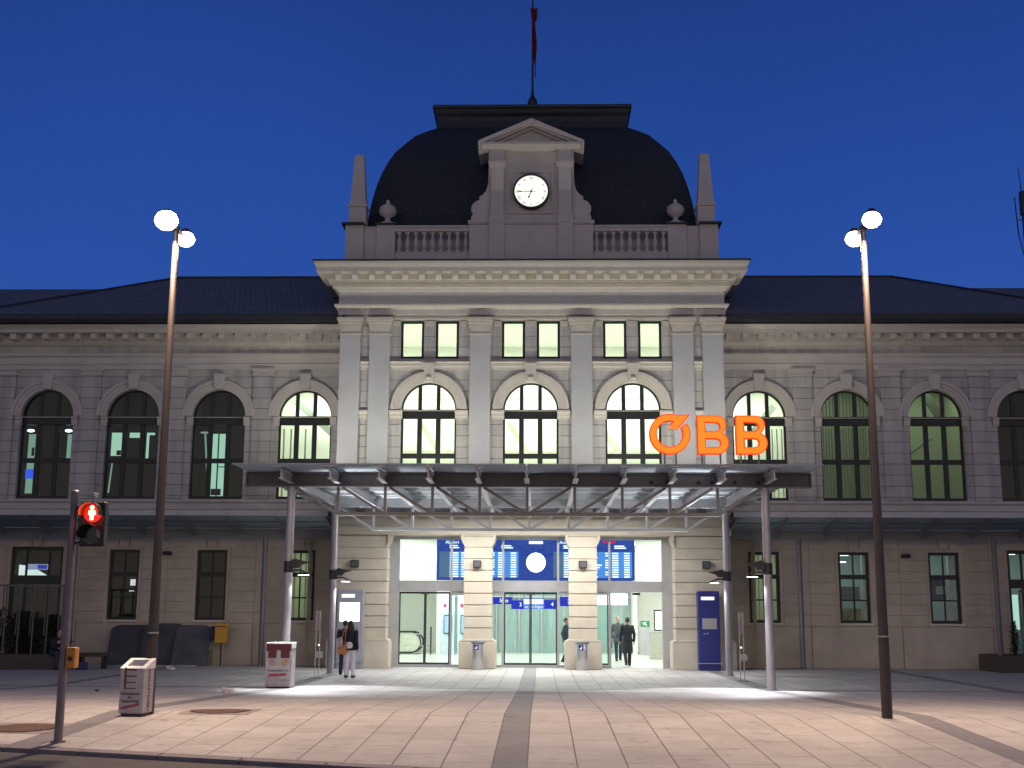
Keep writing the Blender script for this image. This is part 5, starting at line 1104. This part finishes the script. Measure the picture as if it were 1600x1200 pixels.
# ================================================================== PEOPLE
def remesh(o, v):
    r = o.modifiers.new('fuse', 'REMESH'); r.mode = 'VOXEL'; r.voxel_size = v; r.use_smooth_shade = True
    s_ = o.modifiers.new('soft', 'SMOOTH'); s_.iterations = 3; s_.factor = .5
def person(x, y, rz, h, label, J, coat, trousers, shoes=None, coat_len=.75, hairlong=False, hood=False, lean=0.0, z=None, hair=HAIR):
    z = gz(y) if z is None else z; k = h/1.76
    t = thing('person', label, 'person', (x, y, z), rz); t.scale = (k, k, k)
    V = Vector; J = {a: V(b) for a, b in J.items()}; P = J['pelvis']; N = J['neck']; H = J['head']
    b = MB(); b.ball(H+V((0, 0, .01)), .078, .098, .118, 18, 12); b.ball(H+V((0, -.045, -.07)), .052, .05, .05); b.ball(H+V((0, -.100, -.012)), .014, .02, .026, 8, 6)
    for s in (-1, 1): b.ball(H+V((s*.078, .005, -.005)), .012, .022, .03, 8, 6)
    b.ball(H+V((0, -.092, -.052)), .024, .008, .008, 8, 6)
    b.limb(N-V((0, 0, .04)), H-V((0, -.01, .07)), .058, .052)
    b.limb(P, P*.5+N*.5, .10, .09); b.limb(P*.5+N*.5, N-V((0, 0, .14)), .09, .085)
    for s, q in ((-1, 'l'), (1, 'r')):
        sh, el, wr = J['sh'+q], J['el'+q], J['wr'+q]; b.limb(sh, el, .052, .042); b.limb(el, wr, .040, .027)
        d = (wr-el).normalized(); u = d.cross(V((0, 1, 0))); u = u.normalized() if u.length > .1 else V((1, 0, 0)); pm = wr+d*.055; b.limb(wr, pm, .026, .030)
        w_ = d.cross(u).normalized()
        for i, (o_, L) in enumerate(((-.027, .065), (-.009, .078), (.009, .074), (.027, .058))):
            a = pm+d*.02+w_*o_; m_ = a+d*L*.5+u*.006; b.limb(a, m_, .0095, .009); b.limb(m_, m_+d*L*.42+u*.016, .009, .008)
        b.limb(wr+d*.02+w_*-.02, wr+d*.065+w_*-.05+u*.01, .012, .009)
        hp, kn, an = J['hp'+q], J['kn'+q], J['an'+q]; b.limb(hp, kn, .078, .052); b.limb(kn, an, .050, .034); b.limb(an+V((0, .03, -.04)), an+V((0, -.14, -.055)), .033, .026)
    o = b.build('body', SKIN, t, smooth=True); remesh(o, .0095)
    # trousers
    b = MB(); b.limb(P-V((0, 0, .02)), P+V((0, 0, .08)), .155, .15)
    for q in 'lr': hp, kn, an = J['hp'+q], J['kn'+q], J['an'+q]; b.limb(hp, kn, .095, .072); b.limb(kn, an+V((0, 0, .02)), .070, .060)
    o = b.build('trousers', trousers, t, smooth=True); remesh(o, .013)
    b = MB()
    for q in 'lr': an = J['an'+q]; b.limb(an+V((0, .045, -.035)), an+V((0, -.15, -.045)), .045, .034)
    o = b.build('shoes', shoes or BLACKC, t, smooth=True); remesh(o, .012)
    # coat
    b = MB(); up = N-P; n = 20; vs = []; levels = [(-coat_len, .20, .16), (-coat_len*.6, .195, .155), (0, .175, .135), (.12, .165, .125), (.30, .185, .13), (.42, .185, .12), (.49, .13, .09), (.545, .07, .068)]
    for tt, rx, ry in levels:
        c = P+up.normalized()*tt if tt > 0 else P+V((0, 0, tt))
        for i in range(n): a = 2*PI*i/n; w2 = 1+.03*math.sin(5*a+tt*9); vs.append(c+V((rx*w2*math.cos(a), ry*w2*math.sin(a), 0)))
    fs = [(j*n+i, j*n+(i+1) % n, (j+1)*n+(i+1) % n, (j+1)*n+i) for j in range(len(levels)-1) for i in range(n)]+[tuple(range(n-1, -1, -1)), tuple((len(levels)-1)*n+i for i in range(n))]
    b.add(vs, fs)
    for q in 'lr': sh, el, wr = J['sh'+q], J['el'+q], J['wr'+q]; b.limb(sh, el, .076, .062); b.limb(el, el+(wr-el)*.93, .060, .050)
    o = b.build('coat', coat, t, smooth=True); remesh(o, .014)
    b = MB()
    b.ball(H+V((0, .022, .035)), .088, .098, .108, 18, 12)
    if hairlong: b.limb(H+V((0, .06, 0)), N+V((0, .05, -.03)), .085, .075); b.limb(H+V((-.06, .02, -.02)), N+V((-.07, .0, -.05)), .05, .045); b.limb(H+V((.06, .02, -.02)), N+V((.07, .0, -.05)), .05, .045)
    o = b.build('hair', hair, t, smooth=True); remesh(o, .012)
    return t
def pose(stride=.0, armr=None, arml=None, lean=0.0):
    s = stride
    J = dict(pelvis=(0, 0, .95), neck=(0, -lean, 1.50), head=(0, -lean*1.25-.01, 1.635), shl=(-.185, -lean*.9, 1.41), shr=(.185, -lean*.9, 1.41),
             hpl=(-.09, 0, .90), knl=(-.10, -.10*s-.02, .50), anl=(-.10, -.22*s+.01, .085), hpr=(.09, 0, .90), knr=(.10, .03*s-.02, .50), anr=(.10, .24*s+.02, .085+.05*abs(s)))
    J['ell'], J['wrl'] = arml or ((-.235, .05+.1*s, 1.14), (-.235, -.04+.12*s, .90)); J['elr'], J['wrr'] = armr or ((.235, .03-.1*s, 1.14), (.235, -.05-.14*s, .90)); return J
# man in long black coat walking in, seen from behind
person(3.35, 2.3, PI+.15, 1.66, 'man in a long black coat walking into the open doorway, seen from behind', pose(.75), BLACKC, BLACKC, coat_len=.48)
m2p = person(3.30, 6.6, .15, 1.68, 'man in a grey jacket walking out of the hall with a bag in one hand', pose(.55), GREYC, NAVYC, coat_len=.22, hair=mat('grey_hair', (.18, .17, .16), .7))
t = thing('briefcase', 'dark grey briefcase held by the man in the grey jacket', 'bag', (3.02, 6.52, .62)); MB().box(-.05, .05, -.18, .18, -.12, .15).build('body', mat('bag_grey', (.08, .085, .09), .5), t, bevel=.02); MB().tube((0, -.06, .15), (0, -.06, .22), .008).tube((0, .06, .15), (0, .06, .22), .008).tube((0, -.06, .22), (0, .06, .22), .010).build('handle', DARK, t)
person(1.28, 4.6, 1.3, 1.62, 'person in dark jacket half hidden behind the right stone pier inside', pose(.6), NAVYC, BLACKC, coat_len=.15)
# couple at the ticket machine
wm = person(-4.98, -6.25, PI-.25, 1.56, 'woman in dark jacket and white trousers with her back turned by the grey ticket machine', pose(.12, armr=((.27, -.06, 1.16), (.14, -.24, 1.10)), lean=.02), mat('dark_jacket', (.012, .012, .026), .85, var=.3, scale=20, bump=.4), WHITEC, coat_len=.10, hairlong=True)
person(-5.40, -4.6, PI-.1, 1.56, 'person in dark coat leaning at the grey ticket machine behind the woman', pose(.1, armr=((.26, -.16, 1.22), (.20, -.40, 1.24)), arml=((-.27, -.02, 1.15), (-.24, -.16, .95)), lean=.06), BLACKC, NAVYC, coat_len=.2)
t = thing('handbag', 'orange tan handbag hanging at the side of the woman in white trousers', 'bag', (-5.18, -6.38, .78)); MB().prism([(-.12, -.13), (.10, -.14), (.13, .0), (.08, .12), (-.08, .13), (-.14, .02)], -.06, .06).build('body', ORANGEL, t, bevel=.03)
MB().tube((-.06, 0, .12), (.05, .0, .56), .012).tube((.07, .0, .12), (.09, .0, .55), .012).build('strap', ORANGEL, t)
t = thing('jacket_over_arm', 'folded pale pinkish scarf hanging over the handbag of the woman', 'scarf', (-5.22, -6.50, .98)); mb = MB().ball((0, 0, 0), .075, .05, .15, 12, 9); mb.build('cloth', mat('pale_scarf', (.42, .32, .28), .9, var=.3, scale=18), t, smooth=True)
# seated person on the left planter edge
J = dict(pelvis=(0, .05, .56), neck=(0, -.16, 1.05), head=(0, -.24, 1.18), shl=(-.18, -.13, .98), shr=(.18, -.13, .98), ell=(-.22, -.24, .74), wrl=(-.10, -.42, .70), elr=(.22, -.24, .74), wrr=(.10, -.42, .76),
         hpl=(-.09, 0, .54), knl=(-.13, -.44, .54), anl=(-.13, -.42, .09), hpr=(.09, 0, .54), knr=(.13, -.44, .54), anr=(.13, -.46, .09))
person(-14.72, -2.55, .75, 1.66, 'person in dark clothes sitting hunched on the edge of the left planter', J, BLACKC, NAVYC, coat_len=.08)
t = thing('shopping_bag', 'small dark blue bag on the ground beside the seated person at the left bench', 'bag', (-13.9, -2.5, 0)); MB().box(-.18, .18, -.1, .1, 0, .24).build('body', mat('bag_blue', (.03, .04, .12), .7), t, bevel=.03); MB().tube((-.07, 0, .24), (0, 0, .32), .008).tube((.07, 0, .24), (0, 0, .32), .008).build('handle', DARK, t)
